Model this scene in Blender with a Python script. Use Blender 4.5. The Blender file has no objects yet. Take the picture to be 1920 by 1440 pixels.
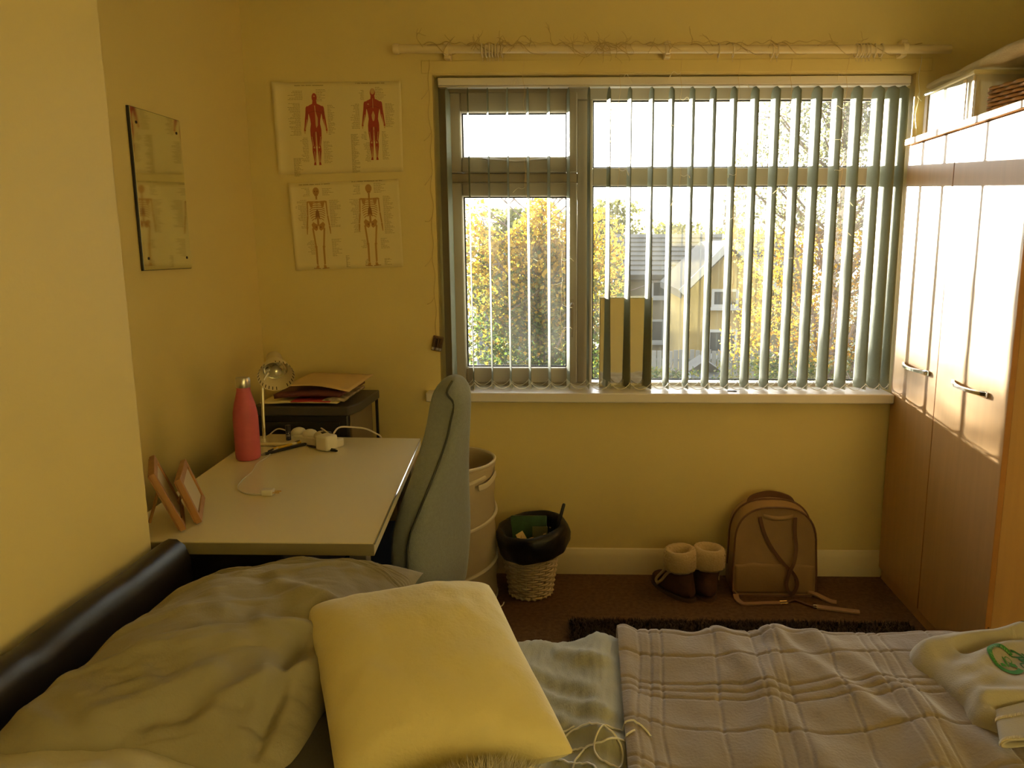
import bpy, bmesh, math, random
import numpy as np
from mathutils import Vector, Matrix, noise
random.seed(7); np.random.seed(7)
S = bpy.context.scene
COL = S.collection

# ------------------------------------------------------------------ camera, sky, sun, exposure
cam_data = bpy.data.cameras.new('camera')
cam = bpy.data.objects.new('camera', cam_data); COL.objects.link(cam); S.camera = cam
cam_data.sensor_fit = 'HORIZONTAL'; cam_data.sensor_width = 36.0
cam_data.lens = 1450.0 / 1920.0 * 36.0
cam_data.shift_x = -110.0 / 1920.0
cam_data.clip_start = 0.05; cam_data.clip_end = 500
cam.location = (0, 0, 1.405)
cam.rotation_euler = (math.radians(80.0), 0, math.radians(1.3))

SKY_DIM, SKY_BRIGHT, SUN = 2.7, 9.3, 62.0
world = bpy.data.worlds.new('sky'); S.world = world; world.use_nodes = True
wn = world.node_tree.nodes; wl = world.node_tree.links
for n in list(wn): wn.remove(n)
w_out = wn.new('ShaderNodeOutputWorld'); w_bg = wn.new('ShaderNodeBackground')
w_tc = wn.new('ShaderNodeTexCoord'); w_sep = wn.new('ShaderNodeSeparateXYZ'); w_ramp = wn.new('ShaderNodeValToRGB')
wl.new(w_tc.outputs['Generated'], w_sep.inputs[0]); wl.new(w_sep.outputs['Z'], w_ramp.inputs[0])
e = w_ramp.color_ramp.elements
e[0].position = 0.0; e[0].color = (1.0, 0.93, 0.80, 1)
e[1].position = 0.8; e[1].color = (0.60, 0.72, 1.0, 1)
m = e.new(0.22); m.color = (0.95, 0.93, 0.90, 1)
wl.new(w_ramp.outputs[0], w_bg.inputs[0])
# the sky brightens smoothly towards the low sun
w_dot = wn.new('ShaderNodeVectorMath'); w_dot.operation = 'DOT_PRODUCT'; w_dot.inputs[1].default_value = Vector((-0.29, 1.0, 0.075)).normalized()
wl.new(w_tc.outputs['Generated'], w_dot.inputs[0])
w_mr = wn.new('ShaderNodeMapRange'); w_mr.inputs['From Min'].default_value = -1.0; w_mr.inputs['From Max'].default_value = 1.0
w_mr.inputs['To Min'].default_value = SKY_DIM; w_mr.inputs['To Max'].default_value = SKY_BRIGHT; w_mr.interpolation_type = 'SMOOTHSTEP'
wl.new(w_dot.outputs['Value'], w_mr.inputs['Value']); wl.new(w_mr.outputs[0], w_bg.inputs[1])
wl.new(w_bg.outputs[0], w_out.inputs[0])

sun_d = bpy.data.lights.new('sun', 'SUN'); sun = bpy.data.objects.new('sun', sun_d); COL.objects.link(sun)
sun_d.energy = SUN; sun_d.angle = math.radians(0.55); sun_d.color = (1.0, 0.95, 0.80)
sun.rotation_euler = Vector((0.29, -1.0, -0.075)).to_track_quat('-Z', 'Y').to_euler()
sun.location = (-6, 20, 4)

S.view_settings.view_transform = 'Standard'; S.view_settings.look = 'None'
S.view_settings.exposure = -0.17; S.view_settings.gamma = 1.0; S.view_settings.use_curve_mapping = False

# ------------------------------------------------------------------ helpers
def lin(c):
    c = c / 255.0
    return c / 12.92 if c <= 0.04045 else ((c + 0.055) / 1.055) ** 2.4
def rgb(r, g, b): return (lin(r), lin(g), lin(b), 1.0)

def mat(name, col, rough=0.6, var=0.0, scale=6.0, bump=0.0, bscale=60.0, metal=0.0, spec=0.5, stretch=None, trans=0.0, sheen=0.0, detail=3.0, col2=None, coat=0.0):
    m = bpy.data.materials.new(name); m.use_nodes = True
    nt = m.node_tree; N = nt.nodes; L = nt.links
    b = N['Principled BSDF']
    b.inputs['Base Color'].default_value = col
    b.inputs['Roughness'].default_value = rough; b.inputs['Metallic'].default_value = metal
    b.inputs['Specular IOR Level'].default_value = spec
    b.inputs['Coat Weight'].default_value = coat
    if sheen: b.inputs['Sheen Weight'].default_value = sheen; b.inputs['Sheen Roughness'].default_value = 0.4
    tc = N.new('ShaderNodeTexCoord'); mp = N.new('ShaderNodeMapping')
    L.new(tc.outputs['Object'], mp.inputs[0])
    if stretch: mp.inputs['Scale'].default_value = stretch
    if var or col2:
        nz = N.new('ShaderNodeTexNoise'); nz.inputs['Scale'].default_value = scale; nz.inputs['Detail'].default_value = detail
        L.new(mp.outputs[0], nz.inputs['Vector'])
        rp = N.new('ShaderNodeValToRGB')
        c2 = col2 if col2 else tuple(max(0, min(1, c * (1 + var))) for c in col[:3]) + (1,)
        c1 = col if col2 else tuple(c * (1 - var) for c in col[:3]) + (1,)
        rp.color_ramp.elements[0].position = 0.3; rp.color_ramp.elements[1].position = 0.7
        rp.color_ramp.elements[0].color = c1; rp.color_ramp.elements[1].color = c2
        L.new(nz.outputs['Fac'], rp.inputs[0]); L.new(rp.outputs[0], b.inputs['Base Color'])
    if bump:
        n2 = N.new('ShaderNodeTexNoise'); n2.inputs['Scale'].default_value = bscale; n2.inputs['Detail'].default_value = 4
        L.new(mp.outputs[0], n2.inputs['Vector'])
        bp = N.new('ShaderNodeBump'); bp.inputs['Strength'].default_value = bump; bp.inputs['Distance'].default_value = 0.004
        L.new(n2.outputs['Fac'], bp.inputs['Height']); L.new(bp.outputs[0], b.inputs['Normal'])
    if trans:
        tr = N.new('ShaderNodeBsdfTranslucent'); mx = N.new('ShaderNodeMixShader'); mx.inputs[0].default_value = trans
        tr.inputs[0].default_value = col
        out = N['Material Output']
        L.new(b.outputs[0], mx.inputs[1]); L.new(tr.outputs[0], mx.inputs[2]); L.new(mx.outputs[0], out.inputs[0])
    return m

def glass_mat(name, dirt=0.04, tint=(0.97, 0.98, 0.97, 1)):
    m = bpy.data.materials.new(name); m.use_nodes = True
    nt = m.node_tree; N = nt.nodes; L = nt.links
    N.remove(N['Principled BSDF']); out = N['Material Output']
    t = N.new('ShaderNodeBsdfTransparent'); t.inputs[0].default_value = tint
    g = N.new('ShaderNodeBsdfGlossy'); g.inputs['Roughness'].default_value = 0.02
    f = N.new('ShaderNodeFresnel'); f.inputs[0].default_value = 1.45
    mx = N.new('ShaderNodeMixShader'); L.new(f.outputs[0], mx.inputs[0]); L.new(t.outputs[0], mx.inputs[1]); L.new(g.outputs[0], mx.inputs[2])
    d = N.new('ShaderNodeBsdfTranslucent'); d.inputs[0].default_value = (0.9, 0.88, 0.8, 1)
    mx2 = N.new('ShaderNodeMixShader'); mx2.inputs[0].default_value = dirt
    nz = N.new('ShaderNodeTexNoise'); nz.inputs['Scale'].default_value = 5.0
    ma = N.new('ShaderNodeMath'); ma.operation = 'MULTIPLY'; ma.inputs[1].default_value = dirt * 2
    tc = N.new('ShaderNodeTexCoord'); mp = N.new('ShaderNodeMapping'); mp.inputs['Scale'].default_value = (3, 3, 0.5)
    L.new(tc.outputs['Object'], mp.inputs[0]); L.new(mp.outputs[0], nz.inputs['Vector'])
    L.new(nz.outputs['Fac'], ma.inputs[0]); L.new(ma.outputs[0], mx2.inputs[0])
    L.new(mx.outputs[0], mx2.inputs[1]); L.new(d.outputs[0], mx2.inputs[2]); L.new(mx2.outputs[0], out.inputs[0])
    return m

class MB:
    """collects shapes; every MB becomes one mesh object"""
    def __init__(s): s.v = []; s.f = []; s.mi = []; s.cur = 0
    def add(s, vs, fs):
        o = len(s.v); s.v += [tuple(p) for p in vs]
        for f in fs: s.f.append(tuple(i + o for i in f)); s.mi.append(s.cur)
        return s
    def box(s, x0, x1, y0, y1, z0, z1, M=None):
        vs = [Vector((x, y, z)) for z in (z0, z1) for y in (y0, y1) for x in (x0, x1)]
        if M is not None: vs = [M @ p for p in vs]
        return s.add(vs, [(0, 2, 3, 1), (4, 5, 7, 6), (0, 1, 5, 4), (2, 6, 7, 3), (0, 4, 6, 2), (1, 3, 7, 5)])
    def tube(s, pts, r, n=6, cap=True, close=False, up=None):
        P = [Vector(p) for p in pts]; k = len(P)
        R = r if isinstance(r, (list, tuple)) else [r] * k
        vs = []; ref = Vector(up) if up else Vector((0.13, 0.27, 0.95))
        prev = None
        for i in range(k):
            if close: t = P[(i + 1) % k] - P[i - 1]
            else: t = P[min(i + 1, k - 1)] - P[max(i - 1, 0)]
            if t.length < 1e-9: t = Vector((0, 0, 1))
            t.normalize()
            a = prev if prev is not None else ref
            u = a - t * a.dot(t)
            if u.length < 1e-4: u = Vector((1, 0, 0)) - t * t.x
            u.normalize(); prev = u; w = t.cross(u)
            for j in range(n):
                an = 2 * math.pi * j / n
                vs.append(P[i] + (u * math.cos(an) + w * math.sin(an)) * R[i])
        fs = []
        for i in range(k if close else k - 1):
            i2 = (i + 1) % k
            for j in range(n):
                j2 = (j + 1) % n
                fs.append((i * n + j, i * n + j2, i2 * n + j2, i2 * n + j))
        if cap and not close:
            fs.append(tuple(range(n - 1, -1, -1))); fs.append(tuple((k - 1) * n + j for j in range(n)))
        return s.add(vs, fs)
    def ribbon(s, pts, w, th, up=(0, 0, 1)):
        """flat strap: width w across, thickness th along up"""
        P = [Vector(p) for p in pts]; vs = []; k = len(P); U0 = Vector(up)
        for i in range(k):
            t = (P[min(i + 1, k - 1)] - P[max(i - 1, 0)]).normalized()
            a = t.cross(U0).normalized(); u = a.cross(t).normalized()
            for sa, su in ((-1, -1), (1, -1), (1, 1), (-1, 1)): vs.append(P[i] + a * (sa * w / 2) + u * (su * th / 2))
        fs = []
        for i in range(k - 1):
            for j in range(4): fs.append((i * 4 + j, i * 4 + (j + 1) % 4, i * 4 + 4 + (j + 1) % 4, i * 4 + 4 + j))
        fs += [(3, 2, 1, 0), tuple((k - 1) * 4 + j for j in range(4))]
        return s.add(vs, fs)
    def lathe(s, prof, c=(0, 0, 0), n=24, M=None, caps=True, wob=None):
        c = Vector(c); vs = []; k = len(prof)
        for i, (r, z) in enumerate(prof):
            for j in range(n):
                a = 2 * math.pi * j / n
                rr = r * (1 + (wob(a, i) if wob else 0))
                p = Vector((rr * math.cos(a), rr * math.sin(a), z))
                vs.append((M @ p if M is not None else p) + c)
        fs = []
        for i in range(k - 1):
            for j in range(n): fs.append((i * n + j, i * n + (j + 1) % n, (i + 1) * n + (j + 1) % n, (i + 1) * n + j))
        if caps:
            fs.append(tuple(range(n - 1, -1, -1))); fs.append(tuple((k - 1) * n + j for j in range(n)))
        return s.add(vs, fs)
    def ellipsoid(s, c, rx, ry, rz, n=16, m=10, M=None, f=None):
        prof = [(math.sin(math.pi * i / m), -math.cos(math.pi * i / m)) for i in range(m + 1)]
        vs = []; c = Vector(c)
        for r, z in prof:
            for j in range(n):
                a = 2 * math.pi * j / n
                p = Vector((r * math.cos(a) * rx, r * math.sin(a) * ry, z * rz))
                if f: p = f(p)
                vs.append((M @ p if M is not None else p) + c)
        fs = []
        for i in range(m):
            for j in range(n): fs.append((i * n + j, i * n + (j + 1) % n, (i + 1) * n + (j + 1) % n, (i + 1) * n + j))
        return s.add(vs, fs)
    def grid(s, fn, nu, nv, mask=None):
        vs = [fn(i / nu, j / nv) for j in range(nv + 1) for i in range(nu + 1)]
        fs = []
        for j in range(nv):
            for i in range(nu):
                a = j * (nu + 1) + i
                fs.append((a, a + 1, a + nu + 2, a + nu + 1))
        return s.add(vs, fs)
    def prism(s, poly, f0, f1):
        """poly: list of 2-D points; f0,f1 map a point to 3-D for the two ends"""
        n = len(poly); vs = [f0(p) for p in poly] + [f1(p) for p in poly]
        fs = [tuple(range(n - 1, -1, -1)), tuple(range(n, 2 * n))]
        for i in range(n): fs.append((i, (i + 1) % n, n + (i + 1) % n, n + i))
        return s.add(vs, fs)

BASE = {}
def _mesh(name, mb, mats, base, smooth):
    me = bpy.data.meshes.new(name); me.from_pydata(mb.v, [], mb.f); me.validate()
    for mm in (mats if isinstance(mats, (list, tuple)) else [mats]): me.materials.append(mm)
    if len(me.polygons) == len(mb.mi) and any(mb.mi): me.polygons.foreach_set('material_index', mb.mi)
    if base is not None: me.transform(Matrix.Translation(-Vector(base)))
    bm = bmesh.new(); bm.from_mesh(me); bmesh.ops.recalc_face_normals(bm, faces=bm.faces); bm.to_mesh(me); bm.free()
    if smooth is not None:
        me.polygons.foreach_set('use_smooth', [True] * len(me.polygons))
        if smooth < 180: me.set_sharp_from_angle(angle=math.radians(smooth))
    me.update()
    return me
def _mods(o, bevel=0, solid=0, subsurf=0):
    if solid:
        md = o.modifiers.new('solidify', 'SOLIDIFY'); md.thickness = solid; md.offset = -1
    if bevel:
        md = o.modifiers.new('bevel', 'BEVEL'); md.width = bevel; md.segments = 2; md.limit_method = 'ANGLE'; md.angle_limit = math.radians(40)
    if subsurf:
        md = o.modifiers.new('subsurf', 'SUBSURF'); md.levels = subsurf; md.render_levels = subsurf
def tag(o, label=None, cat=None, group=None, kind=None):
    if label: o['label'] = label
    if cat: o['category'] = cat
    if group: o['group'] = group
    if kind: o['kind'] = kind
    return o
def thing(name, label, cat, loc, group=None):
    o = bpy.data.objects.new(name, None); COL.objects.link(o); o.location = loc; o.empty_display_size = 0.05
    BASE[o.name] = Vector(loc); return tag(o, label, cat, group)
def part(name, mb, m, parent, smooth=35, bevel=0, solid=0, subsurf=0, label=None, kind=None):
    base = BASE[parent.name]
    o = bpy.data.objects.new(name, _mesh(name, mb, m, base, smooth)); COL.objects.link(o)
    o.parent = parent; BASE[o.name] = base
    _mods(o, bevel, solid, subsurf)
    return tag(o, label, None, None, kind)
def single(name, mb, m, label, cat, loc, group=None, smooth=35, bevel=0, solid=0, subsurf=0, kind=None):
    o = bpy.data.objects.new(name, _mesh(name, mb, m, loc, smooth)); COL.objects.link(o); o.location = loc
    BASE[o.name] = Vector(loc); _mods(o, bevel, solid, subsurf)
    return tag(o, label, cat, group, kind)
def struct(name, mb, m, label=None, smooth=None, bevel=0):
    o = bpy.data.objects.new(name, _mesh(name, mb, m, None, smooth)); COL.objects.link(o)
    BASE[o.name] = Vector((0, 0, 0)); _mods(o, bevel)
    o['kind'] = 'structure'
    if label: o['label'] = label
    return o
def copy_tree(root, delta, label=None, group=None):
    """copy of a thing with copies of its parts and sub-parts (shared meshes)"""
    def rec(o, par):
        c = o.copy(); COL.objects.link(c)
        if par is not None: c.parent = par
        BASE[c.name] = BASE[o.name]
        for ch in list(o.children): rec(ch, c)
        return c
    r = rec(root, None); r.location = root.location + Vector(delta); BASE[r.name] = r.location.copy()
    if label: r['label'] = label
    if group: r['group'] = group
    return r
def fbm(x, y, z=0.0, o=3): return noise.fractal(Vector((x, y, z)), 1.0, 2.0, o)
def smooth_pts(pts, n=8, close=False):
    """Catmull-Rom through the points"""
    P = [Vector(p) for p in pts]; out = []; k = len(P)
    for i in range(k if close else k - 1):
        if close: a, b, c, d = P[i - 1], P[i], P[(i + 1) % k], P[(i + 2) % k]
        else: a, b, c, d = P[max(i - 1, 0)], P[i], P[i + 1], P[min(i + 2, k - 1)]
        for j in range(n):
            t = j / n
            out.append(0.5 * ((2 * b) + (c - a) * t + (2 * a - 5 * b + 4 * c - d) * t * t + (3 * b - a - 3 * c + d) * t ** 3))
    if not close: out.append(P[-1])
    return out
def sstep(a, b, x):
    t = max(0.0, min(1.0, (x - a) / (b - a))); return t * t * (3 - 2 * t)
def lerp_tab(tab, x):
    for (x0, y0), (x1, y1) in zip(tab, tab[1:]):
        if x <= x1 or (x1, y1) == tab[-1]:
            t = max(0, min(1, (x - x0) / (x1 - x0))); return y0 + (y1 - y0) * t
    return tab[-1][1]

# ------------------------------------------------------------------ materials
M_wall = mat('cream_wall_paint', (0.77, 0.628, 0.265, 1), 0.55, var=0.02, scale=2.5, bump=0.12, bscale=90, spec=0.35)
M_ceil = mat('ceiling_paint', (0.80, 0.74, 0.58, 1), 0.8)
M_carpet = mat('brown_carpet', (0.15, 0.085, 0.045, 1), 0.95, var=0.25, scale=60, bump=0.6, bscale=220, spec=0.1)
M_gloss = mat('cream_gloss_paint', (0.78, 0.68, 0.42, 1), 0.35, spec=0.4)
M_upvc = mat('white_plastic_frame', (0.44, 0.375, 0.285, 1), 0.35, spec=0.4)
M_seal = mat('black_rubber_seal', (0.02, 0.02, 0.02, 1), 0.6)
M_glass = glass_mat('window_glass', 0.006)
M_sill = mat('white_sill_gloss', (0.80, 0.74, 0.66, 1), 0.3, spec=0.5)
M_wood = mat('beech_laminate', (0.60, 0.34, 0.13, 1), 0.33, var=0.05, scale=3.0, stretch=(14, 14, 1.0), spec=0.5, detail=6)
M_woodedge = mat('beech_edge_strip', (0.50, 0.22, 0.06, 1), 0.45, var=0.08, scale=8)
M_dark = mat('dark_gap', (0.03, 0.02, 0.015, 1), 0.8)
M_steel = mat('brushed_steel', (0.62, 0.60, 0.56, 1), 0.28, metal=1.0)
M_chrome = mat('chrome', (0.8, 0.78, 0.72, 1), 0.12, metal=1.0)
M_brass = mat('gold_buckle', (0.85, 0.6, 0.25, 1), 0.25, metal=1.0)
M_white = mat('white_plastic', (0.74, 0.68, 0.52, 1), 0.4)
M_black = mat('black_plastic', (0.015, 0.015, 0.015, 1), 0.4)
M_greypl = mat('grey_plastic', (0.20, 0.18, 0.14, 1), 0.5)
# ------------------------------------------------------------------ room shell
YW = 3.2; XL = -1.367; XR = 1.88; XB = -0.995; YB = -1.3; ZT = 2.45
OX0, OX1, OZ0, OZ1 = -0.620, 1.272, 0.79, 2.076
b = MB()
xs = [XL - 0.15, OX0, OX1, XR + 0.15]; zs = [-0.1, OZ0, OZ1, ZT + 0.1]
for i in range(3):
    for k in range(3):
        if i == 1 and k == 1: continue
        b.box(xs[i], xs[i + 1], YW, YW + 0.26, zs[k], zs[k + 1])
struct('wall_back', b, M_wall)
struct('wall_left', MB().box(XL - 0.15, XL, YB - 0.1, YW, -0.1, ZT + 0.1), M_wall, 'recessed left wall of the alcove beside the desk')
struct('wall_near_left', MB().box(XL, XB, YB, 1.655, -0.02, ZT + 0.02), M_wall, 'projecting chimney breast wall behind the headboard', bevel=0.006)
struct('wall_right', MB().box(XR, XR + 0.15, YB - 0.1, YW, -0.1, ZT + 0.1), M_wall)
struct('wall_front', MB().box(XL - 0.15, XR + 0.15, YB - 0.15, YB, -0.1, ZT + 0.1), M_wall)
struct('floor', MB().box(XL - 0.1, XR + 0.1, YB - 0.1, YW + 0.1, -0.1, 0.0), M_carpet)
struct('ceiling', MB().box(XL - 0.15, XR + 0.15, YB - 0.15, YW + 0.2, ZT, ZT + 0.1), M_ceil)
def skirting(x0, x1):
    prof = [(0, 0), (-0.016, 0), (-0.016, 0.085), (-0.011, 0.10), (-0.006, 0.112), (0, 0.116)]
    return MB().prism(prof, lambda p: Vector((x0, YW + p[0], p[1])), lambda p: Vector((x1, YW + p[0], p[1])))
struct('baseboard_back', skirting(XL, 1.27), M_gloss, smooth=30)
prof = [(0, 0), (0.016, 0), (0.016, 0.085), (0.011, 0.10), (0.006, 0.112), (0, 0.116)]
struct('baseboard_left', MB().prism(prof, lambda p: Vector((XL + p[0], 1.655, p[1])), lambda p: Vector((XL + p[0], YW - 0.016, p[1]))), M_gloss, smooth=30)
# painted board over the window that carries the curtain pole
struct('trim_1', MB().box(-0.66, 1.33, YW - 0.005, YW, 2.080, 2.128), M_wall, 'painted lintel board over the window', bevel=0.003)
struct('trim_2', MB().box(-0.674, 1.256, 3.14, 3.335, 0.772, 0.812), M_sill, 'white gloss window sill board', bevel=0.005, smooth=40)

# window: frame, sashes, panes
FY0, FY1 = 3.325, 3.395
def ring(b, x0, x1, z0, z1, w, y0, y1, wl=None, wr=None, wt=None, wb=None):
    wl = wl or w; wr = wr or w; wt = wt or w; wb = wb or w
    b.box(x0, x0 + wl, y0, y1, z0, z1); b.box(x1 - wr, x1, y0, y1, z0, z1)
    b.box(x0 + wl, x1 - wr, y0, y1, z1 - wt, z1); b.box(x0 + wl, x1 - wr, y0, y1, z0, z0 + wb)
b = MB(); ring(b, OX0 - 0.005, OX1 + 0.005, OZ0, OZ1, 0.04, FY0, FY1, wt=0.074, wb=0.036)
win = struct('window_1', b, M_upvc, 'white plastic window of a casement, fanlight and two fixed lights', bevel=0.004, smooth=40)
part('mullion', MB().box(-0.048, 0.016, FY0, FY1, OZ0 + 0.036, OZ1 - 0.074), M_upvc, win, bevel=0.004)
part('transom', MB().box(0.016, 1.24, FY0 + 0.004, FY1, 1.660, 1.732), M_upvc, win, bevel=0.005)
part('transom', MB().box(OX0 + 0.03, -0.048, FY0 + 0.006, FY1, 1.672, 1.712), M_upvc, win, bevel=0.004)
b = MB(); ring(b, -0.583, -0.048, 0.826, 1.672, 0.055, FY0 - 0.018, FY1 - 0.02, wl=0.055, wr=0.044, wt=0.056, wb=0.066)
sash = part('casement_sash', b, M_upvc, win, bevel=0.006)
b = MB(); ring(b, -0.583, -0.048, 1.712, 2.031, 0.055, FY0 - 0.018, FY1 - 0.02, wl=0.055, wr=0.044, wt=0.078, wb=0.062)
part('fanlight_sash', b, M_upvc, win, bevel=0.006)
def seal(x0, x1, z0, z1, y):
    b = MB(); ring(b, x0, x1, z0, z1, 0.005, y, y + 0.006); return b
for (x0, x1, z0, z1) in ((-0.528, -0.092, 0.892, 1.616), (-0.528, -0.092, 1.774, 1.953), (0.016, 1.24, 0.836, 1.66), (0.016, 1.24, 1.732, 2.002)):
    part('glass_pane', MB().box(x0 - 0.004, x1 + 0.004, 3.352, 3.358, z0 - 0.004, z1 + 0.004), M_glass, win)
    part('seal', seal(x0, x1, z0, z1, 3.345), M_seal, win)
hb = MB(); hb.box(-0.078, -0.058, FY0 - 0.026, FY0 - 0.017, 1.12, 1.19); hb.tube([(-0.068, FY0 - 0.026, 1.17), (-0.068, FY0 - 0.045, 1.165), (-0.068, FY0 - 0.048, 1.10), (-0.068, FY0 - 0.044, 1.03)], [0.008, 0.009, 0.008, 0.006], 8)
part('handle', hb, M_upvc, win, bevel=0.002)
stay = MB().tube([(-0.44, FY0 - 0.03, 1.765), (-0.30, FY0 - 0.028, 1.755), (-0.16, FY0 - 0.03, 1.765)], 0.005, 6)
part('casement_stay', stay, M_upvc, win)

# ------------------------------------------------------------------ vertical blind
M_vane = mat('grey_green_vane_fabric', (0.29, 0.31, 0.225, 1), 0.6, var=0.03, scale=90, bump=0.15, bscale=300, trans=0.05, spec=0.3)
M_pocket = mat('pale_vane_weight', (0.55, 0.53, 0.40, 1), 0.5)
M_chain = mat('white_bead_chain', (0.8, 0.76, 0.62, 1), 0.4)
bl = thing('vertical_blind', 'vertical slat blind of grey green vanes with open slats across the window', 'blind', (0.32, 3.25, 2.05))
b = MB(); b.box(-0.602, 1.264, 3.222, 3.268, 2.040, 2.070); b.box(-0.602, 1.264, 3.226, 3.264, 2.034, 2.040)
part('headrail', b, M_sill, bl, bevel=0.004)
vx = [-0.570, -0.489, -0.409, -0.330, -0.248, -0.164, -0.084, -0.002, 0.078, 0.160, 0.246, 0.325, 0.407, 0.490, 0.572, 0.656, 0.739, 0.821, 0.901, 0.983, 1.059, 1.143, 1.198, 1.238]
ends = []
for i, x in enumerate(vx):
    al0 = 0.15 + 0.08 * sstep(0.2, 1.1, x) + 0.06 * sstep(0.0, -0.2, x) + random.uniform(-0.02, 0.02)
    kap = 0.03 + 0.25 * sstep(-0.1, 0.5, x)
    tw = random.uniform(0.02, 0.07) if x > 0 else random.uniform(-0.02, 0.03)
    if 7 < i < 11: tw = 0.22
    if i == 0: al0 = -0.05
    if i == 22: al0 = 0.30
    W = 0.0445; ZB, ZTp = 0.822, 2.036; rows = 14; colsn = 8
    def vpt(u, v, x=x, al0=al0, kap=kap, tw=tw):
        z = ZB + (ZTp - ZB) * v
        t0 = u * 2 - 1
        wsc = 1.0 if v < 0.985 else 0.35
        al = al0 + tw * (1 - v) ** 3
        # integrate a gently S-curved section
        px = 0.0; py = 0.0; n = 8
        for k in range(n):
            tt = t0 * (k + 0.5) / n
            aa = al + kap * tt
            px += math.sin(aa) * t0 * W * wsc / n; py += -math.cos(aa) * t0 * W * wsc / n
        return Vector((x + px, 3.25 + py, z))
    vb = MB()
    def row_v(j):
        return [0, 0.035, 0.1, 0.18, 0.26, 0.36, 0.46, 0.56, 0.66, 0.76, 0.86, 0.95, 0.984, 1.0][j]
    vs = [vpt(ii / colsn, row_v(j)) for j in range(14) for ii in range(colsn + 1)]
    fs = [(j * (colsn + 1) + ii, j * (colsn + 1) + ii + 1, (j + 1) * (colsn + 1) + ii + 1, (j + 1) * (colsn + 1) + ii) for j in range(13) for ii in range(colsn)]
    vb.add(vs, fs)
    vane = part('vane', vb, M_vane, bl, smooth=180, solid=0.0007)
    # weight pocket at the foot: a stiff plate either side of the fabric and the clip that holds the chain
    wb = MB()
    p0 = vpt(0.02, 0.0); p1 = vpt(0.98, 0.0); d = (p1 - p0); nrm = Vector((-d.y, d.x, 0)).normalized() * 0.0016
    for zz0, zz1 in ((0.818, 0.848),):
        q = [p0 - nrm, p1 - nrm, p1 + nrm, p0 + nrm]
        wb.add([Vector((a.x, a.y, zz0)) for a in q] + [Vector((a.x, a.y, zz1)) for a in q], [(3, 2, 1, 0), (4, 5, 6, 7), (0, 1, 5, 4), (1, 2, 6, 5), (2, 3, 7, 6), (3, 0, 4, 7)])
    part('weight', wb, M_pocket, vane)
    ends.append((p1, p0))
for k in (0, 1):
    cb = MB()
    for a, c in zip(ends, ends[1:]):
        A = a[k] + Vector((0, -0.003 if k == 0 else 0.003, 0.022)); Bq = c[k] + Vector((0, -0.003 if k == 0 else 0.003, 0.022)); L = (Bq - A).length
        dip = 0.010 + 0.20 * L
        cb.tube([A.lerp(Bq, t / 8) + Vector((0, 0, -dip * 4 * (t / 8) * (1 - t / 8))) for t in range(9)], 0.0016, 5)
    part('bead_chain', cb, M_chain, bl, smooth=60)

# ------------------------------------------------------------------ curtain pole and its rings
M_pole = mat('cream_painted_pole', (0.78, 0.64, 0.34, 1), 0.4)
M_ring = mat('cream_ring', (0.75, 0.62, 0.36, 1), 0.4)
pole = thing('curtain_pole', 'long cream curtain pole mounted on the wall above the window', 'curtain pole', (0.3, 3.14, 2.152))
part('rod', MB().tube([(-0.73, 3.14, 2.158), (1.37, 3.14, 2.146)], 0.0155, 16), M_pole, pole)
part('finial', MB().lathe([(0.0, -0.012), (0.018, -0.012), (0.021, 0), (0.018, 0.012), (0.0, 0.012)], (-0.742, 3.14, 2.158), 16, Matrix.Rotation(math.pi / 2, 4, 'Y'), caps=False), M_pole, pole)
for x in (-0.55, 0.30, 1.20):
    b = MB(); b.box(x - 0.012, x + 0.012, 3.150, 3.2, 2.125, 2.185); b.lathe([(0.019, -0.01), (0.019, 0.01)], (x, 3.14, 2.152), 14, Matrix.Rotation(math.pi / 2, 4, 'Y'))
    part('bracket', b, M_pole, pole, bevel=0.003)
rx = [-0.41, -0.395, -0.383, -0.371, -0.36, -0.35, -0.334]
r2 = [0.493, 0.548, 0.696, 0.716]; r3 = [1.015, 1.027, 1.039, 1.051, 1.063, 1.085, 1.109]
ring_mesh = None
def curtain_ring(x, label, group, big=1.0):
    global ring_mesh
    z = 2.1525 - 0.0057 * (x - 0.3)
    if ring_mesh is None:
        pts = [(0, math.cos(2 * math.pi * k / 24) * 0.0235, math.sin(2 * math.pi * k / 24) * 0.0235) for k in range(24)]
        b = MB(); b.tube(pts, 0.0028, 6, close=True, up=(1, 0, 0)); b.tube([(0, 0, -0.026), (0.0, 0.002, -0.034), (0, 0, -0.04)], 0.0016, 5)
        ring_mesh = _mesh('curtain_ring', b, M_ring, None, 60)
    o = bpy.data.objects.new('curtain_ring', ring_mesh); COL.objects.link(o)
    o.location = (x, 3.14, z - 0.0055); o.rotation_euler = (random.uniform(-0.2, 0.2), 0, random.uniform(-0.12, 0.12))
    tag(o, label, 'curtain ring', group)
for x in rx: curtain_ring(x, 'cream ring in the tight bunch near the left end of the curtain pole', 'curtain rings bunched at the left')
for x, w in zip(r2, ('leftmost cream ring of the four spaced along the right half of the pole', 'second of the four spaced cream rings on the pole, counted from the left', 'third of the four spaced cream rings, close beside the last', 'fourth and rightmost of the spaced cream rings before the right bunch')): curtain_ring(x, w, 'spaced curtain rings')
for x in r3: curtain_ring(x, 'cream ring in the bunch near the wardrobe end of the curtain pole', 'curtain rings bunched at the right')

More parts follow.
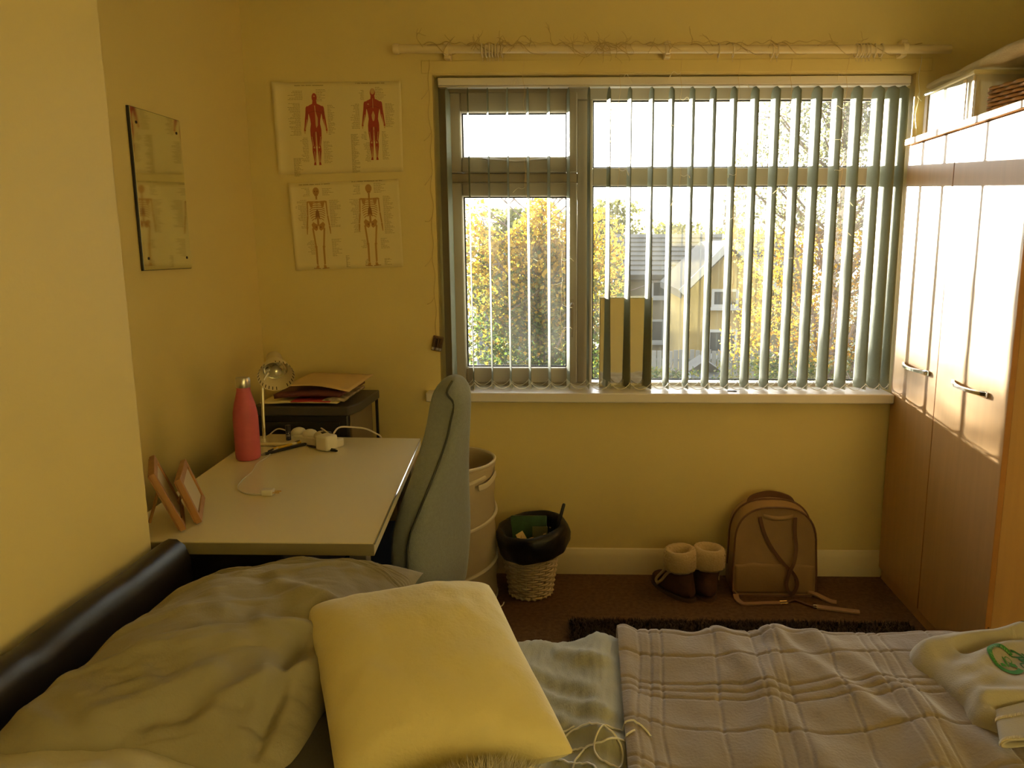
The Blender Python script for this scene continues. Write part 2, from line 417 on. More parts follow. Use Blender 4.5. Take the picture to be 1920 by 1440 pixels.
# ------------------------------------------------------------------ twig fairy lights wound on the pole
M_twig = mat('tan_twig_wire', (0.56, 0.41, 0.17, 1), 0.6)
M_wire = mat('pale_copper_wire', (0.72, 0.55, 0.28, 1), 0.3, metal=0.4)
M_bulb = mat('clear_led_bulb', (0.95, 0.9, 0.75, 1), 0.15, trans=0.3)
fl = thing('twig_fairy_lights', 'tangle of dry twig fairy lights wound along the curtain pole, strands hanging over the window', 'string lights', (0.0, 3.12, 2.15))
rnd = random.Random(3)
def wander(p, d, n, step, curl, yclip=(3.08, 3.16)):
    P = [Vector(p)]; d = Vector(d).normalized()
    for _ in range(n):
        d = (d + Vector((rnd.uniform(-1, 1), rnd.uniform(-0.4, 0.4), rnd.uniform(-1, 1))) * curl).normalized()
        q = P[-1] + d * step; q.y = min(max(q.y, yclip[0]), yclip[1]); P.append(q)
    return P
gar = MB()
# the garland that winds round the pole
pts = []
for k in range(240):
    x = -0.66 + 1.92 * k / 239; a = k * 0.30 + 1.6 * fbm(x * 5, 8.8)
    rr = 0.019 + 0.010 * abs(fbm(x * 6, 3.1))
    pts.append((x, 3.14 + rr * math.cos(a) * 0.9, 2.1525 - 0.0057 * (x - 0.3) + rr * math.sin(a)))
gar.tube(pts, 0.0014, 4)
gar.tube([(p[0], 3.122 + 0.004 * math.sin(i), 2.171 + 0.008 * fbm(p[0] * 9, 1.7) + 0.004 * math.sin(i * 0.9)) for i, p in enumerate(pts[5:200])], 0.0013, 4)
part('garland_wire', gar, M_twig, fl, kind='stuff')
hot = [-0.62, -0.56, -0.44, -0.32, -0.28, -0.2, -0.16, -0.05, 0.0, 0.04, 0.07, 0.1, 0.12, 0.2, 0.3, 0.36, 0.48, 0.6, 0.7, 0.88, 1.0]
for hx in hot:
    z0 = 2.1525 - 0.0057 * (hx - 0.3)
    n = 3 if -0.1 < hx < 0.15 or -0.45 < hx < -0.25 else 1
    for _ in range(n):
        tb = MB(); P = wander((hx + rnd.uniform(-0.03, 0.03), 3.118, z0 + rnd.uniform(-0.02, 0.02)), (rnd.uniform(-1, 1), 0, rnd.choice((-0.9, 0.7, 0.4))), rnd.randint(5, 9), rnd.uniform(0.006, 0.011), 0.5)
        tb.tube(P, [0.0013 - 0.0007 * i / len(P) for i in range(len(P))], 4)
        for _ in range(2):
            k = rnd.randint(2, len(P) - 2)
            Q = wander(P[k], (rnd.uniform(-1, 1), 0, rnd.uniform(-1, 1)), 4, 0.009, 0.4)
            tb.tube(Q, [0.0012 - 0.0006 * i / 5 for i in range(5)], 4)
        part('twig', tb, M_twig, fl)
# hanging strands with bulbs
strands = [(-0.254, 2.13, 1.35, 0.008), (0.118, 2.13, 1.46, 0.010), (0.36, 2.13, 1.58, 0.012), (0.585, 2.13, 1.16, 0.014), (0.79, 2.13, 1.35, 0.014), (1.0, 2.13, 1.46, 0.012), (-0.112, 1.5, 0.98, 0.012)]
for sx, z1, z0, amp in strands:
    n = 40; P = []
    for k in range(n + 1):
        z = z1 + (z0 - z1) * k / n
        P.append((sx + amp * fbm(z * 3, sx * 7) + 0.003 * math.sin(z * 60), 3.183 + 0.01 * fbm(z * 4, sx * 3 + 5) if z > 0.9 else 3.19, z))
    part('hanging_strand', MB().tube(P, 0.0007, 4), M_wire, fl)
    for k in range(4, n, 7):
        p = Vector(P[k]); d = rnd.choice((-1, 1))
        bb = MB(); Q = smooth_pts([p, p + Vector((d * 0.012, -0.004, -0.006)), p + Vector((d * 0.028, -0.004, rnd.uniform(-0.012, 0.01))), p + Vector((d * rnd.uniform(0.03, 0.05), 0, rnd.uniform(-0.03, 0.0)))], 4)
        bb.tube(Q, [0.0008] * (len(Q) - 3) + [0.0016, 0.0018, 0.0012], 5)
        part('bulb', bb, M_bulb, fl)
# the strands that run down beside both reveals, the left one to the battery box
for side, x0, zend in (('l', -0.633, 1.04), ('r', 1.278, 0.83)):
    P = []; n = 60
    for k in range(n + 1):
        z = 2.13 + (zend - 2.13) * k / n
        P.append((x0 + 0.006 * fbm(z * 6, 2.2 if side == 'l' else 9.1) + 0.004 * math.sin(z * 45), 3.192 - (0.012 if side == 'r' else 0.0), z))
    part('side_strand', MB().tube(P, 0.0012, 5), M_twig if side == 'l' else M_bulb, fl)
    for k in range(6, n, 9):
        p = Vector(P[k]); bb = MB(); d = -1 if side == 'l' else 1
        bb.tube(smooth_pts([p, p + Vector((d * 0.012 if side == 'l' else -0.008, -0.006, -0.02)), p + Vector((d * 0.03 if side == 'l' else 0.008, -0.006, -0.035 + rnd.uniform(-.01, .02)))], 4), [0.0011] * 7 + [0.0018, 0.0015], 5)
        part('bulb', bb, M_twig if side == 'l' else M_bulb, fl)
Mx = Matrix.Translation((-0.628, 3.182, 1.012)) @ Matrix.Rotation(math.radians(12), 4, 'Y')
bx = part('battery_box', MB().box(-0.022, 0.022, 0.004, 0.018, -0.032, 0.030, Mx), mat('clear_brown_case', (0.20, 0.11, 0.05, 1), 0.3), fl, bevel=0.003, label='small open battery box taped to the wall')
M_batt = mat('copper_battery', (0.10, 0.06, 0.035, 1), 0.3, metal=0.6)
for dx in (-0.012, 0.004, 0.016):
    part('battery', MB().lathe([(0.002, -0.028), (0.0065, -0.027), (0.0065, 0.022), (0.0025, 0.023), (0.0025, 0.026)], (0, 0, 0), 12, Mx @ Matrix.Translation((dx, -0.002, 0))), M_batt, bx)
    part('battery_band', MB().lathe([(0.0067, -0.027), (0.0067, -0.016)], (0, 0, 0), 12, Mx @ Matrix.Translation((dx, -0.002, 0))), M_steel, bx)

# ------------------------------------------------------------------ things on the sill
mr = thing('sill_mirror', 'frameless upright mirror standing on the sill behind the blind slats', 'mirror', (0.162, 3.285, 0.812))
M_mirror = mat('mirror_silver', (0.80, 0.80, 0.70, 1), 0.03, metal=1.0)
RM = Matrix.Translation((0.160, 3.296, 0.8145)) @ Matrix.Rotation(math.radians(-1.5), 4, 'X')
part('mirror_glass', MB().box(-0.108, 0.108, -0.003, 0.0, 0, 0.378, RM), M_mirror, mr)
b = MB(); ring(b, -0.113, 0.113, -0.002, 0.383, 0.005, -0.0045, 0.004)
b.v = [tuple(RM @ Vector(p)) for p in b.v]
part('edge_trim', b, mat('pale_mirror_edge', (0.62, 0.55, 0.30, 1), 0.3), mr, bevel=0.001)
b = MB().box(-0.108, 0.108, 0.0005, 0.004, 0, 0.378, RM)
part('backing', b, M_greypl, mr)
k = thing('window_key', 'small dark window key lying on the sill', 'key', (0.602, 3.196, 0.812))
b = MB(); b.lathe([(0.004, -0.0015), (0.009, -0.0015), (0.009, 0.0015), (0.004, 0.0015), (0.004, -0.0015)], (0.614, 3.196, 0.8145), 14, caps=False)
part('bow', b, M_black, k)
part('blade', MB().box(0.583, 0.606, 3.193, 3.199, 0.8125, 0.816), M_black, k, bevel=0.001)
# ------------------------------------------------------------------ wardrobe
XW = 1.259
wd = thing('wardrobe', 'tall beech laminate two door wardrobe with sunlit doors beside the window', 'wardrobe', (1.55, 2.75, 0))
b = MB(); b.box(XW + 0.022, 1.84, 2.312, 2.330, 0.0, 1.80); b.box(XW + 0.022, 1.84, 3.172, 3.190, 0.0, 1.80)
b.box(1.828, 1.84, 2.330, 3.172, 0.0, 1.80); b.box(XW + 0.022, 1.828, 2.330, 3.172, 0.07, 0.088)
part('carcass', b, M_wood, wd, bevel=0.001)
part('top_panel', MB().box(XW - 0.014, 1.845, 2.300, 3.194, 1.800, 1.824), M_wood, wd, bevel=0.002)
part('plinth', MB().box(XW + 0.008, XW + 0.024, 2.332, 3.170, 0.0, 0.066), M_wood, wd)
for (y0, y1, hy0, hy1) in ((2.787, 3.188, 2.850, 3.075), (2.306, 2.782, 2.425, 2.650)):
    db = MB(); db.box(XW, XW + 0.018, y0, y1, 0.048, 1.796)
    dr = part('door', db, M_wood, wd, bevel=0.0012)
    part('edge_strip', MB().box(XW + 0.0005, XW + 0.0175, y0 - 0.0012, y0 + 0.0003, 0.048, 1.796), M_woodedge, dr)
    n = 18; P = []; W_ = []
    hb = MB(); vs = []; fs = []
    for i in range(n + 1):
        t = i / n; y = hy1 + (hy0 - hy1) * t
        off = 0.004 + 0.026 * math.sin(math.pi * t) ** 0.8
        w = 0.010 - 0.003 * math.sin(math.pi * t)
        for (dx, dz) in ((-off - 0.0035, -w * 0.6), (-off - 0.0035, w * 0.6), (-off + 0.0035, w), (-off + 0.0035, -w)):
            vs.append((XW + dx, y, 0.948 + dz))
    for i in range(n):
        for j in range(4): fs.append((i * 4 + j, i * 4 + (j + 1) % 4, i * 4 + 4 + (j + 1) % 4, i * 4 + 4 + j))
    fs += [(3, 2, 1, 0), tuple(n * 4 + j for j in range(4))]
    hb.add(vs, fs)
    for y in (hy0, hy1): hb.box(XW - 0.006, XW, y - 0.011, y + 0.011, 0.940, 0.956)
    part('handle', hb, M_chrome, dr, smooth=50)
part('screw_cap', MB().lathe([(0.0035, -0.001), (0.0035, 0.001)], (XW + 0.010, 2.3045, 0.22), 10, Matrix.Rotation(math.pi / 2, 4, 'X')), M_brass, wd)

# storage box and its contents on top of the wardrobe
M_clear = bpy.data.materials.new('milky_storage_plastic'); M_clear.use_nodes = True
_n = M_clear.node_tree.nodes; _l = M_clear.node_tree.links
_p = _n['Principled BSDF']; _p.inputs['Base Color'].default_value = (0.74, 0.68, 0.50, 1); _p.inputs['Roughness'].default_value = 0.25
_t = _n.new('ShaderNodeBsdfTransparent'); _m = _n.new('ShaderNodeMixShader'); _m.inputs[0].default_value = 0.60
_l.new(_t.outputs[0], _m.inputs[1]); _l.new(_p.outputs[0], _m.inputs[2]); _l.new(_m.outputs[0], _n['Material Output'].inputs[0])
bx = thing('storage_box', 'milky clear plastic storage box with sunlight on its front, on top of the wardrobe', 'storage box', (1.47, 2.93, 1.825))
b = MB()
x0, x1, y0, y1, z0, z1 = 1.285, 1.68, 2.740, 3.125, 1.826, 1.980
t = 0.004
b.box(x0, x0 + t, y0, y1, z0, z1); b.box(x1 - t, x1, y0, y1, z0, z1); b.box(x0, x1, y0, y0 + t, z0, z1); b.box(x0, x1, y1 - t, y1, z0, z1); b.box(x0, x1, y0, y1, z0, z0 + t)
part('body', b, M_clear, bx)
b = MB(); ring(b, x0 - 0.012, x1 + 0.012, 0, 0, 0, 0, 0) if False else None
b.tube([(x0 - 0.004, y0, z1), (x0 - 0.004, y1, z1), (x1 + 0.004, y1, z1), (x1 + 0.004, y0, z1)], 0.008, 8, close=True)
part('rim', b, mat('frosted_rim', (0.70, 0.62, 0.36, 1), 0.35), bx)
b = MB(); b.box(x0 - 0.003, x0, 3.10, 3.125, z0, z1); b.box(x0 - 0.003, x0, 2.74, 2.752, z0, z1 - 0.01); b.box(x0 - 0.002, x0, 2.80, 2.822, z0, z1 - 0.01)
part('corner_rib', b, mat('frosted_rib', (0.72, 0.55, 0.26, 1), 0.4), bx)
bk = thing('wicker_tray', 'small woven wicker tray behind the storage box on top of the wardrobe', 'basket', (1.45, 2.52, 1.832))
M_wick2 = mat('honey_wicker', (0.45, 0.25, 0.09, 1), 0.6)
wb = MB()
for r in range(7):
    z = 1.84 + r * 0.013
    pts = []
    for k in range(120):
        s = k / 120 * 4; ed = int(s); f = s - ed; wv = 0.005 * math.sin(k * math.pi / 2 + r * math.pi)
        X0, X1, Y0, Y1 = 1.415, 1.65, 2.29, 2.70
        Q = [(1.41, 2.28), (1.315, 2.70), (1.57, 2.725), (1.66, 2.33)]; qa, qb = Q[ed], Q[(ed + 1) % 4]; ql = math.hypot(qb[0] - qa[0], qb[1] - qa[1]); nx, ny = -(qb[1] - qa[1]) / ql, (qb[0] - qa[0]) / ql
        p = (qa[0] + (qb[0] - qa[0]) * f + nx * wv, qa[1] + (qb[1] - qa[1]) * f + ny * wv)
        pts.append((p[0], p[1], z))
    wb.tube(pts, 0.006, 5, close=True)
part('weave', wb, M_wick2, bk, smooth=80, kind='stuff')
part('tray_floor', MB().prism([(1.41, 2.28), (1.66, 2.33), (1.57, 2.725), (1.315, 2.70)], lambda p: Vector((p[0], p[1], 1.831)), lambda p: Vector((p[0], p[1], 1.836))), M_wick2, bk)
def heap(name, label, cat, cx, cy, rx_, ry_, z0, h, m, seed, nfold=3.0):
    b = MB()
    def f(u, v):
        a = u * 2 * math.pi; r = v
        rr = 1 + 0.12 * fbm(math.cos(a) * 1.3 + seed, math.sin(a) * 1.3)
        x = cx + rx_ * r * rr * math.cos(a); y = cy + ry_ * r * rr * math.sin(a)
        z = z0 + h * (1 - r ** 2.6) * (1 + 0.35 * fbm(x * nfold * 3 + seed, y * nfold * 3, seed)) + 0.008 * abs(fbm(x * 30, y * 14, seed))
        return Vector((x, y, max(z, z0)))
    b.grid(f, 48, 16)
    return single(name, b, m, label, cat, (cx, cy, z0), smooth=180)
M_cloth1 = mat('cream_towelling', (0.72, 0.58, 0.32, 1), 0.95, bump=0.5, bscale=200)
M_cloth2 = mat('beige_knit', (0.62, 0.50, 0.30, 1), 0.95, bump=0.5, bscale=200)
heap('folded_towel', 'cream towel heaped in the wicker tray on the wardrobe', 'towel', 1.50, 2.47, 0.115, 0.17, 1.900, 0.085, M_cloth1, 3)
heap('knitted_throw', 'beige knitted throw bunched inside the milky storage box on the wardrobe', 'throw', 1.465, 2.925, 0.135, 0.145, 1.840, 0.19, M_cloth2, 8)

b = MB()
def fold(u, v):
    a = 2 * math.pi * u; y = 2.17 + 0.97 * v
    w = 0.215 * (1 + 0.03 * fbm(y * 5, 2.0)); h = 0.017 + 0.006 * fbm(y * 7, math.cos(a) * 2)
    return Vector((1.505 + w * math.copysign(abs(math.cos(a)) ** 0.35, math.cos(a)), y + 0.01 * fbm(a, y), 2.012 + h * math.copysign(abs(math.sin(a)) ** 0.6, math.sin(a)) + 0.010 * fbm(math.cos(a) * 2, y * 4, 3)))
b.grid(fold, 40, 50)
single('folded_blanket', b, mat('cream_blanket_wool', (0.66, 0.55, 0.32, 1), 0.95, bump=0.5, bscale=150), 'long folded cream blanket lying across the storage box and wicker tray on the wardrobe', 'blanket', (1.505, 2.65, 2.0), smooth=180)

# ------------------------------------------------------------------ anatomy posters on the back wall
M_paper = mat('cream_poster_paper', (0.80, 0.675, 0.33, 1), 0.45, spec=0.35)
M_red = mat('muscle_red_print', (0.42, 0.055, 0.035, 1), 0.5)
M_redd = mat('dark_red_print', (0.24, 0.03, 0.025, 1), 0.5)
M_fasc = mat('fascia_cream_print', (0.66, 0.42, 0.18, 1), 0.5)
M_ink = mat('brown_text_print', (0.24, 0.15, 0.05, 1), 0.6)
M_bone = mat('bone_tan_print', (0.50, 0.27, 0.075, 1), 0.5)
M_boned = mat('dark_bone_print', (0.30, 0.13, 0.035, 1), 0.5)
def poster(name, label, tl, tr, br, bl, curl):
    W = 0.5; H = 0.35
    tl, tr, br, bl = [Vector((p[0], 0, p[1])) for p in (tl, tr, br, bl)]
    def S_(u, v, off=0.0):
        p = (tl * (1 - u) + tr * u) * (1 - v) + (bl * (1 - u) + br * u) * v
        d = 0.0016 + curl * max(0, 1 - u / 0.10) ** 2 * (1.1 - 0.6 * v) + 0.0012 * (1 + fbm(u * 3, v * 3, curl * 50)) + 0.004 * max(0, (u - 0.93) / 0.07) ** 2
        return Vector((p.x, YW - d - off, p.z))
    t = thing(name, label, 'poster', ((tl.x + tr.x) / 2, YW, (tl.z + bl.z) / 2))
    b = MB(); b.grid(lambda u, v: S_(u, v), 40, 16)
    part('sheet', b, M_paper, t, smooth=180, solid=0.0004)
    return t, S_, W, H
def printer(S_, W, H, off):
    """2-D print helpers in metres from the poster's top-left corner"""
    b = MB()
    def P(x, y): return S_(x / W, y / H, off)
    def stroke(p0, p1, w0, w1):
        d = Vector((p1[0] - p0[0], p1[1] - p0[1])); L = d.length or 1e-6; n = Vector((-d.y, d.x)) / L
        q = [(p0[0] + n.x * w0, p0[1] + n.y * w0), (p1[0] + n.x * w1, p1[1] + n.y * w1), (p1[0] - n.x * w1, p1[1] - n.y * w1), (p0[0] - n.x * w0, p0[1] - n.y * w0)]
        b.add([P(*a) for a in q], [(0, 1, 2, 3)])
    def poly(pts): b.add([P(*a) for a in pts], [tuple(range(len(pts)))])
    def ell(c, rx_, ry_, n=14): poly([(c[0] + rx_ * math.cos(2 * math.pi * k / n), c[1] + ry_ * math.sin(2 * math.pi * k / n)) for k in range(n)])
    return b, stroke, poly, ell
def text_block(S_, W, H, rnd, blocks):
    b, stroke, poly, ell = printer(S_, W, H, 0.0006)
    for (x0, x1, y0, y1, pitch, al) in blocks:
        y = y0
        while y < y1:
            L = (x1 - x0) * rnd.uniform(0.35, 1.0)
            a = x0 if al == 'l' else x1 - L
            x = a
            while x < a + L:
                w = min(rnd.uniform(0.004, 0.011), a + L - x)
                stroke((x, y), (x + w, y), 0.0006, 0.0006); x += w + 0.0016
            y += pitch
    return b
def title(S_, W, H, x0, x1, y, rnd):
    b, stroke, poly, ell = printer(S_, W, H, 0.0006)
    x = x0
    while x < x1:
        w = rnd.uniform(0.0018, 0.0032); h = 0.0013
        stroke((x, y), (x + w, y), h, h); x += w + (0.0009 if rnd.random() < 0.82 else 0.004)
    return b
def body(S_, W, H, cx, y0, h, back=False):
    b, stroke, poly, ell = printer(S_, W, H, 0.0007)
    T = lambda x, y: (cx + x * h, y0 + y * h)
    ell(T(0, 0.062), 0.036 * h, 0.060 * h)
    stroke(T(0, 0.10), T(0, 0.17), 0.026 * h, 0.036 * h)
    half = [(0.030, 0.145), (0.085, 0.17), (0.118, 0.205), (0.112, 0.25), (0.088, 0.29), (0.072, 0.36), (0.066, 0.42), (0.078, 0.49), (0.076, 0.53)]
    poly([T(x, y) for x, y in half] + [T(-x, y) for x, y in reversed(half)])
    for s in (-1, 1):
        seg = [((0.104, 0.205), 0.026), ((0.118, 0.30), 0.021), ((0.126, 0.36), 0.022), ((0.146, 0.46), 0.013), ((0.156, 0.51), 0.012), ((0.160, 0.545), 0.006)]
        for (a, wa), (c, wc) in zip(seg, seg[1:]): stroke(T(s * a[0], a[1]), T(s * c[0], c[1]), wa * h, wc * h)
        ell(T(s * 0.103, 0.205), 0.026 * h, 0.028 * h)
        seg = [((0.040, 0.50), 0.040), ((0.042, 0.60), 0.036), ((0.036, 0.72), 0.024), ((0.038, 0.79), 0.027), ((0.036, 0.87), 0.018), ((0.034, 0.95), 0.012), ((0.038, 0.99), 0.017)]
        for (a, wa), (c, wc) in zip(seg, seg[1:]): stroke(T(s * a[0], a[1]), T(s * c[0], c[1]), wa * h, wc * h)
    f, stroke, poly, ell = printer(S_, W, H, 0.0009)
    if not back:
        poly([T(-0.006, 0.17), T(0.006, 0.17), T(0.012, 0.26), T(0.036, 0.34), T(0.034, 0.44), T(0.012, 0.48), T(0.002, 0.44), T(0.001, 0.28)])
        ell(T(0, 0.045), 0.012 * h, 0.008 * h)
    else:
        poly([T(0, 0.30), T(0.024, 0.37), T(0.018, 0.42), T(0, 0.475), T(-0.018, 0.42), T(-0.024, 0.37)])
        ell(T(0, 0.045), 0.028 * h, 0.040 * h)
        stroke(T(-0.07, 0.21), T(-0.055, 0.26), 0.012 * h, 0.008 * h)
        stroke(T(0, 0.14), T(0, 0.30), 0.003 * h, 0.003 * h)
    for s in (-1, 1):
        stroke(T(s * 0.004, 0.53), T(s * 0.006, 0.73), 0.004 * h, 0.006 * h)
        stroke(T(s * 0.060, 0.60), T(s * 0.046, 0.72), 0.003 * h, 0.005 * h)
        ell(T(s * 0.036, 0.745), 0.012 * h, 0.014 * h)
        stroke(T(s * 0.036, 0.80), T(s * 0.034, 0.95), 0.004 * h, 0.006 * h)
        stroke(T(s * 0.120, 0.36), T(s * 0.148, 0.50), 0.004 * h, 0.005 * h)
        ell(T(s * 0.157, 0.535), 0.010 * h, 0.020 * h)
    d, stroke, poly, ell = printer(S_, W, H, 0.0011)
    for s in (-1, 1):
        stroke(T(s * 0.004, 0.245), T(s * 0.09, 0.27), 0.0035 * h, 0.003 * h)
        stroke(T(s * 0.034, 0.54), T(s * 0.030, 0.70), 0.003 * h, 0.002 * h)
        stroke(T(s * 0.02, 0.53), T(s * 0.05, 0.66), 0.002 * h, 0.002 * h)
        stroke(T(s * 0.112, 0.24), T(s * 0.118, 0.33), 0.003 * h, 0.002 * h)
        stroke(T(s * 0.046, 0.79), T(s * 0.042, 0.90), 0.003 * h, 0.002 * h)
    return b, f, d
def skeleton(S_, W, H, cx, y0, h, back=False):
    b, stroke, poly, ell = printer(S_, W, H, 0.0007)
    T = lambda x, y: (cx + x * h, y0 + y * h)
    ell(T(0, 0.050), 0.040 * h, 0.050 * h); stroke(T(0, 0.06), T(0, 0.105), 0.030 * h, 0.020 * h)
    stroke(T(0, 0.10), T(0, 0.47), 0.010 * h, 0.013 * h)
    for k in range(8):
        y = 0.185 + k * 0.027; w = 0.075 + 0.022 * math.sin(k / 7 * math.pi)
        for s in (-1, 1):
            stroke(T(0, y), T(s * w * 0.6, y + 0.006), 0.005 * h, 0.005 * h); stroke(T(s * w * 0.6, y + 0.006), T(s * w, y + 0.028), 0.005 * h, 0.005 * h)
    for s in (-1, 1):
        stroke(T(0, 0.175), T(s * 0.11, 0.170), 0.006 * h, 0.006 * h)
        poly([T(s * 0.045, 0.18), T(s * 0.10, 0.175), T(s * 0.085, 0.23), T(s * 0.06, 0.25)])
        stroke(T(s * 0.116, 0.175), T(s * 0.124, 0.34), 0.008 * h, 0.007 * h); ell(T(s * 0.114, 0.18), 0.013 * h, 0.013 * h)
        stroke(T(s * 0.121, 0.345), T(s * 0.136, 0.47), 0.005 * h, 0.004 * h); stroke(T(s * 0.129, 0.345), T(s * 0.144, 0.47), 0.004 * h, 0.004 * h)
        stroke(T(s * 0.140, 0.475), T(s * 0.148, 0.57), 0.010 * h, 0.005 * h)
        poly([T(s * 0.005, 0.46), T(s * 0.06, 0.42), T(s * 0.085, 0.45), T(s * 0.07, 0.50), T(s * 0.03, 0.53), T(s * 0.008, 0.51)])
        stroke(T(s * 0.072, 0.495), T(s * 0.050, 0.72), 0.011 * h, 0.010 * h); ell(T(s * 0.050, 0.725), 0.017 * h, 0.016 * h)
        stroke(T(s * 0.046, 0.735), T(s * 0.044, 0.95), 0.011 * h, 0.008 * h); stroke(T(s * 0.056, 0.74), T(s * 0.054, 0.94), 0.004 * h, 0.004 * h)
        poly([T(s * 0.030, 0.955), T(s * 0.056, 0.955), T(s * 0.070, 0.99), T(s * 0.030, 0.99)])
    d, stroke, poly, ell = printer(S_, W, H, 0.0010)
    if not back:
        for s in (-1, 1): ell(T(s * 0.015, 0.050), 0.009 * h, 0.009 * h)
        ell(T(0, 0.072), 0.004 * h, 0.006 * h)
    stroke(T(-0.016, 0.092), T(0.016, 0.092), 0.003 * h, 0.003 * h)
    for k in range(14): stroke(T(-0.012, 0.12 + 0.025 * k), T(0.012, 0.12 + 0.025 * k), 0.002 * h, 0.002 * h)
    poly([T(-0.02, 0.29), T(0, 0.27), T(0.02, 0.29), T(0.03, 0.40), T(0.012, 0.36), T(-0.012, 0.36), T(-0.03, 0.40)])
    for s in (-1, 1):
        ell(T(s * 0.028, 0.485), 0.011 * h, 0.013 * h)
        stroke(T(s * 0.010, 0.995), T(s * 0.098, 0.990), 0.004 * h, 0.004 * h)
    return b, d
rp = random.Random(11)
t, S_, W, H = poster('muscle_poster', 'upper wall poster of two red muscle figures, curling at its left edge', (-1.251, 2.049), (-0.743, 2.053), (-0.745, 1.706), (-1.249, 1.695), 0.020)
ws = W / 239.0
for cx, y0, back in ((581, 173.5, False), (696, 166.5, True)):
    b, f, d = body(S_, W, H, (cx - 513 + (7 if not back else 2)) * ws, (y0 - 154) * ws, 133 * ws, back)
    part('muscle_figure', b, M_red, t, smooth=None); part('tendon_print', f, M_fasc, t, smooth=None); part('muscle_shading', d, M_redd, t, smooth=None)
px = lambda x: (x - 513) * ws
py = lambda y: (y - 154) * ws
blocks = [(px(538), px(566), py(170), py(186), .0052, 'r'), (px(592), px(612), py(168), py(190), .0052, 'l'), (px(536), px(560), py(192), py(250), .0048, 'r'), (px(612), px(626), py(196), py(250), .0048, 'l'), (px(556), px(572), py(255), py(300), .005, 'r'), (px(601), px(618), py(262), py(303), .0048, 'l'), (px(542), px(560), py(292), py(326), .0040, 'l'),
          (px(672), px(682), py(170), py(188), .005, 'r'), (px(703), px(724), py(165), py(188), .005, 'l'), (px(654), px(672), py(195), py(240), .0046, 'r'), (px(721), px(738), py(195), py(238), .0046, 'l'), (px(673), px(684), py(246), py(262), .0048, 'r'), (px(713), px(727), py(246), py(298), .0046, 'l'), (px(654), px(670), py(250), py(322), .0036, 'l'), (px(675), px(690), py(266), py(302), .0048, 'r')]
part('printed_text', text_block(S_, W, H, rp, blocks), M_ink, t, smooth=None, kind='stuff')
for x0, x1, y in ((552, 606, 160), (667, 720, 157.5)): part('printed_title', title(S_, W, H, px(x0), px(x1), py(y), rp), M_ink, t, smooth=None)
t, S_, W, H = poster('skeleton_poster', 'lower poster on the wall, printed with two tan skeleton figures', (-1.212, 1.661), (-0.766, 1.677), (-0.759, 1.328), (-1.203, 1.312), 0.012)
W2 = 0.446; S2 = S_
W = 0.446; H = 0.35; ws = W / 207.0
for cx, y0, back in ((594, 349, False), (692, 347, True)):
    b, d = skeleton(S_, W, H, (cx - 545 + (2 if back else 0)) * ws, (y0 - 340) * ws, 152 * ws, back)
    part('skeleton_figure', b, M_bone, t, smooth=None); part('skeleton_shading', d, M_boned, t, smooth=None)
px = lambda x: (x - 545) * ws
py = lambda y: (y - 340) * ws
blocks = [(px(566), px(582), py(350), py(364), .005, 'r'), (px(606), px(628), py(352), py(364), .005, 'l'), (px(552), px(575), py(372), py(425), .0050, 'r'), (px(618), px(640), py(374), py(425), .0050, 'l'), (px(568), px(584), py(448), py(473), .0048, 'r'), (px(617), px(636), py(446), py(478), .0052, 'l'), (px(642), px(650), py(478), py(500), .0038, 'l'),
          (px(662), px(678), py(348), py(366), .005, 'r'), (px(704), px(728), py(346), py(364), .005, 'l'), (px(656), px(674), py(374), py(436), .0050, 'r'), (px(720), px(740), py(370), py(440), .0046, 'l'), (px(672), px(684), py(450), py(466), .005, 'r'), (px(711), px(728), py(448), py(466), .0048, 'l'), (px(676), px(686), py(486), py(496), .004, 'r'), (px(716), px(730), py(486), py(498), .004, 'l')]
part('printed_text', text_block(S_, W, H, rp, blocks), M_ink, t, smooth=None, kind='stuff')
for x0, x1, y in ((563, 621, 343.5), (663, 720, 341.5)): part('printed_title', title(S_, W, H, px(x0), px(x1), py(y), rp), M_ink, t, smooth=None)

# ------------------------------------------------------------------ mirror on the alcove wall
M_mir2 = mat('smudged_mirror', (0.86, 0.88, 0.80, 1), 0.05, metal=1.0, var=0.06, scale=4)
wm = thing('wall_mirror', 'tall frameless rectangular mirror screwed to the left alcove wall', 'mirror', (XL, 2.50, 1.577))
part('mirror_glass', MB().box(XL + 0.009, XL + 0.012, 2.359, 2.641, 1.337, 1.817), M_mir2, wm)
part('backing', MB().box(XL + 0.001, XL + 0.009, 2.357, 2.643, 1.335, 1.819), M_black, wm)
for y in (2.385, 2.615):
    for z in (1.372, 1.775):
        part('screw', MB().lathe([(0.0045, 0), (0.0045, 0.0012), (0.002, 0.002)], (XL + 0.012, y, z), 10, Matrix.Rotation(math.pi / 2, 4, 'Y')), M_dark, wm)
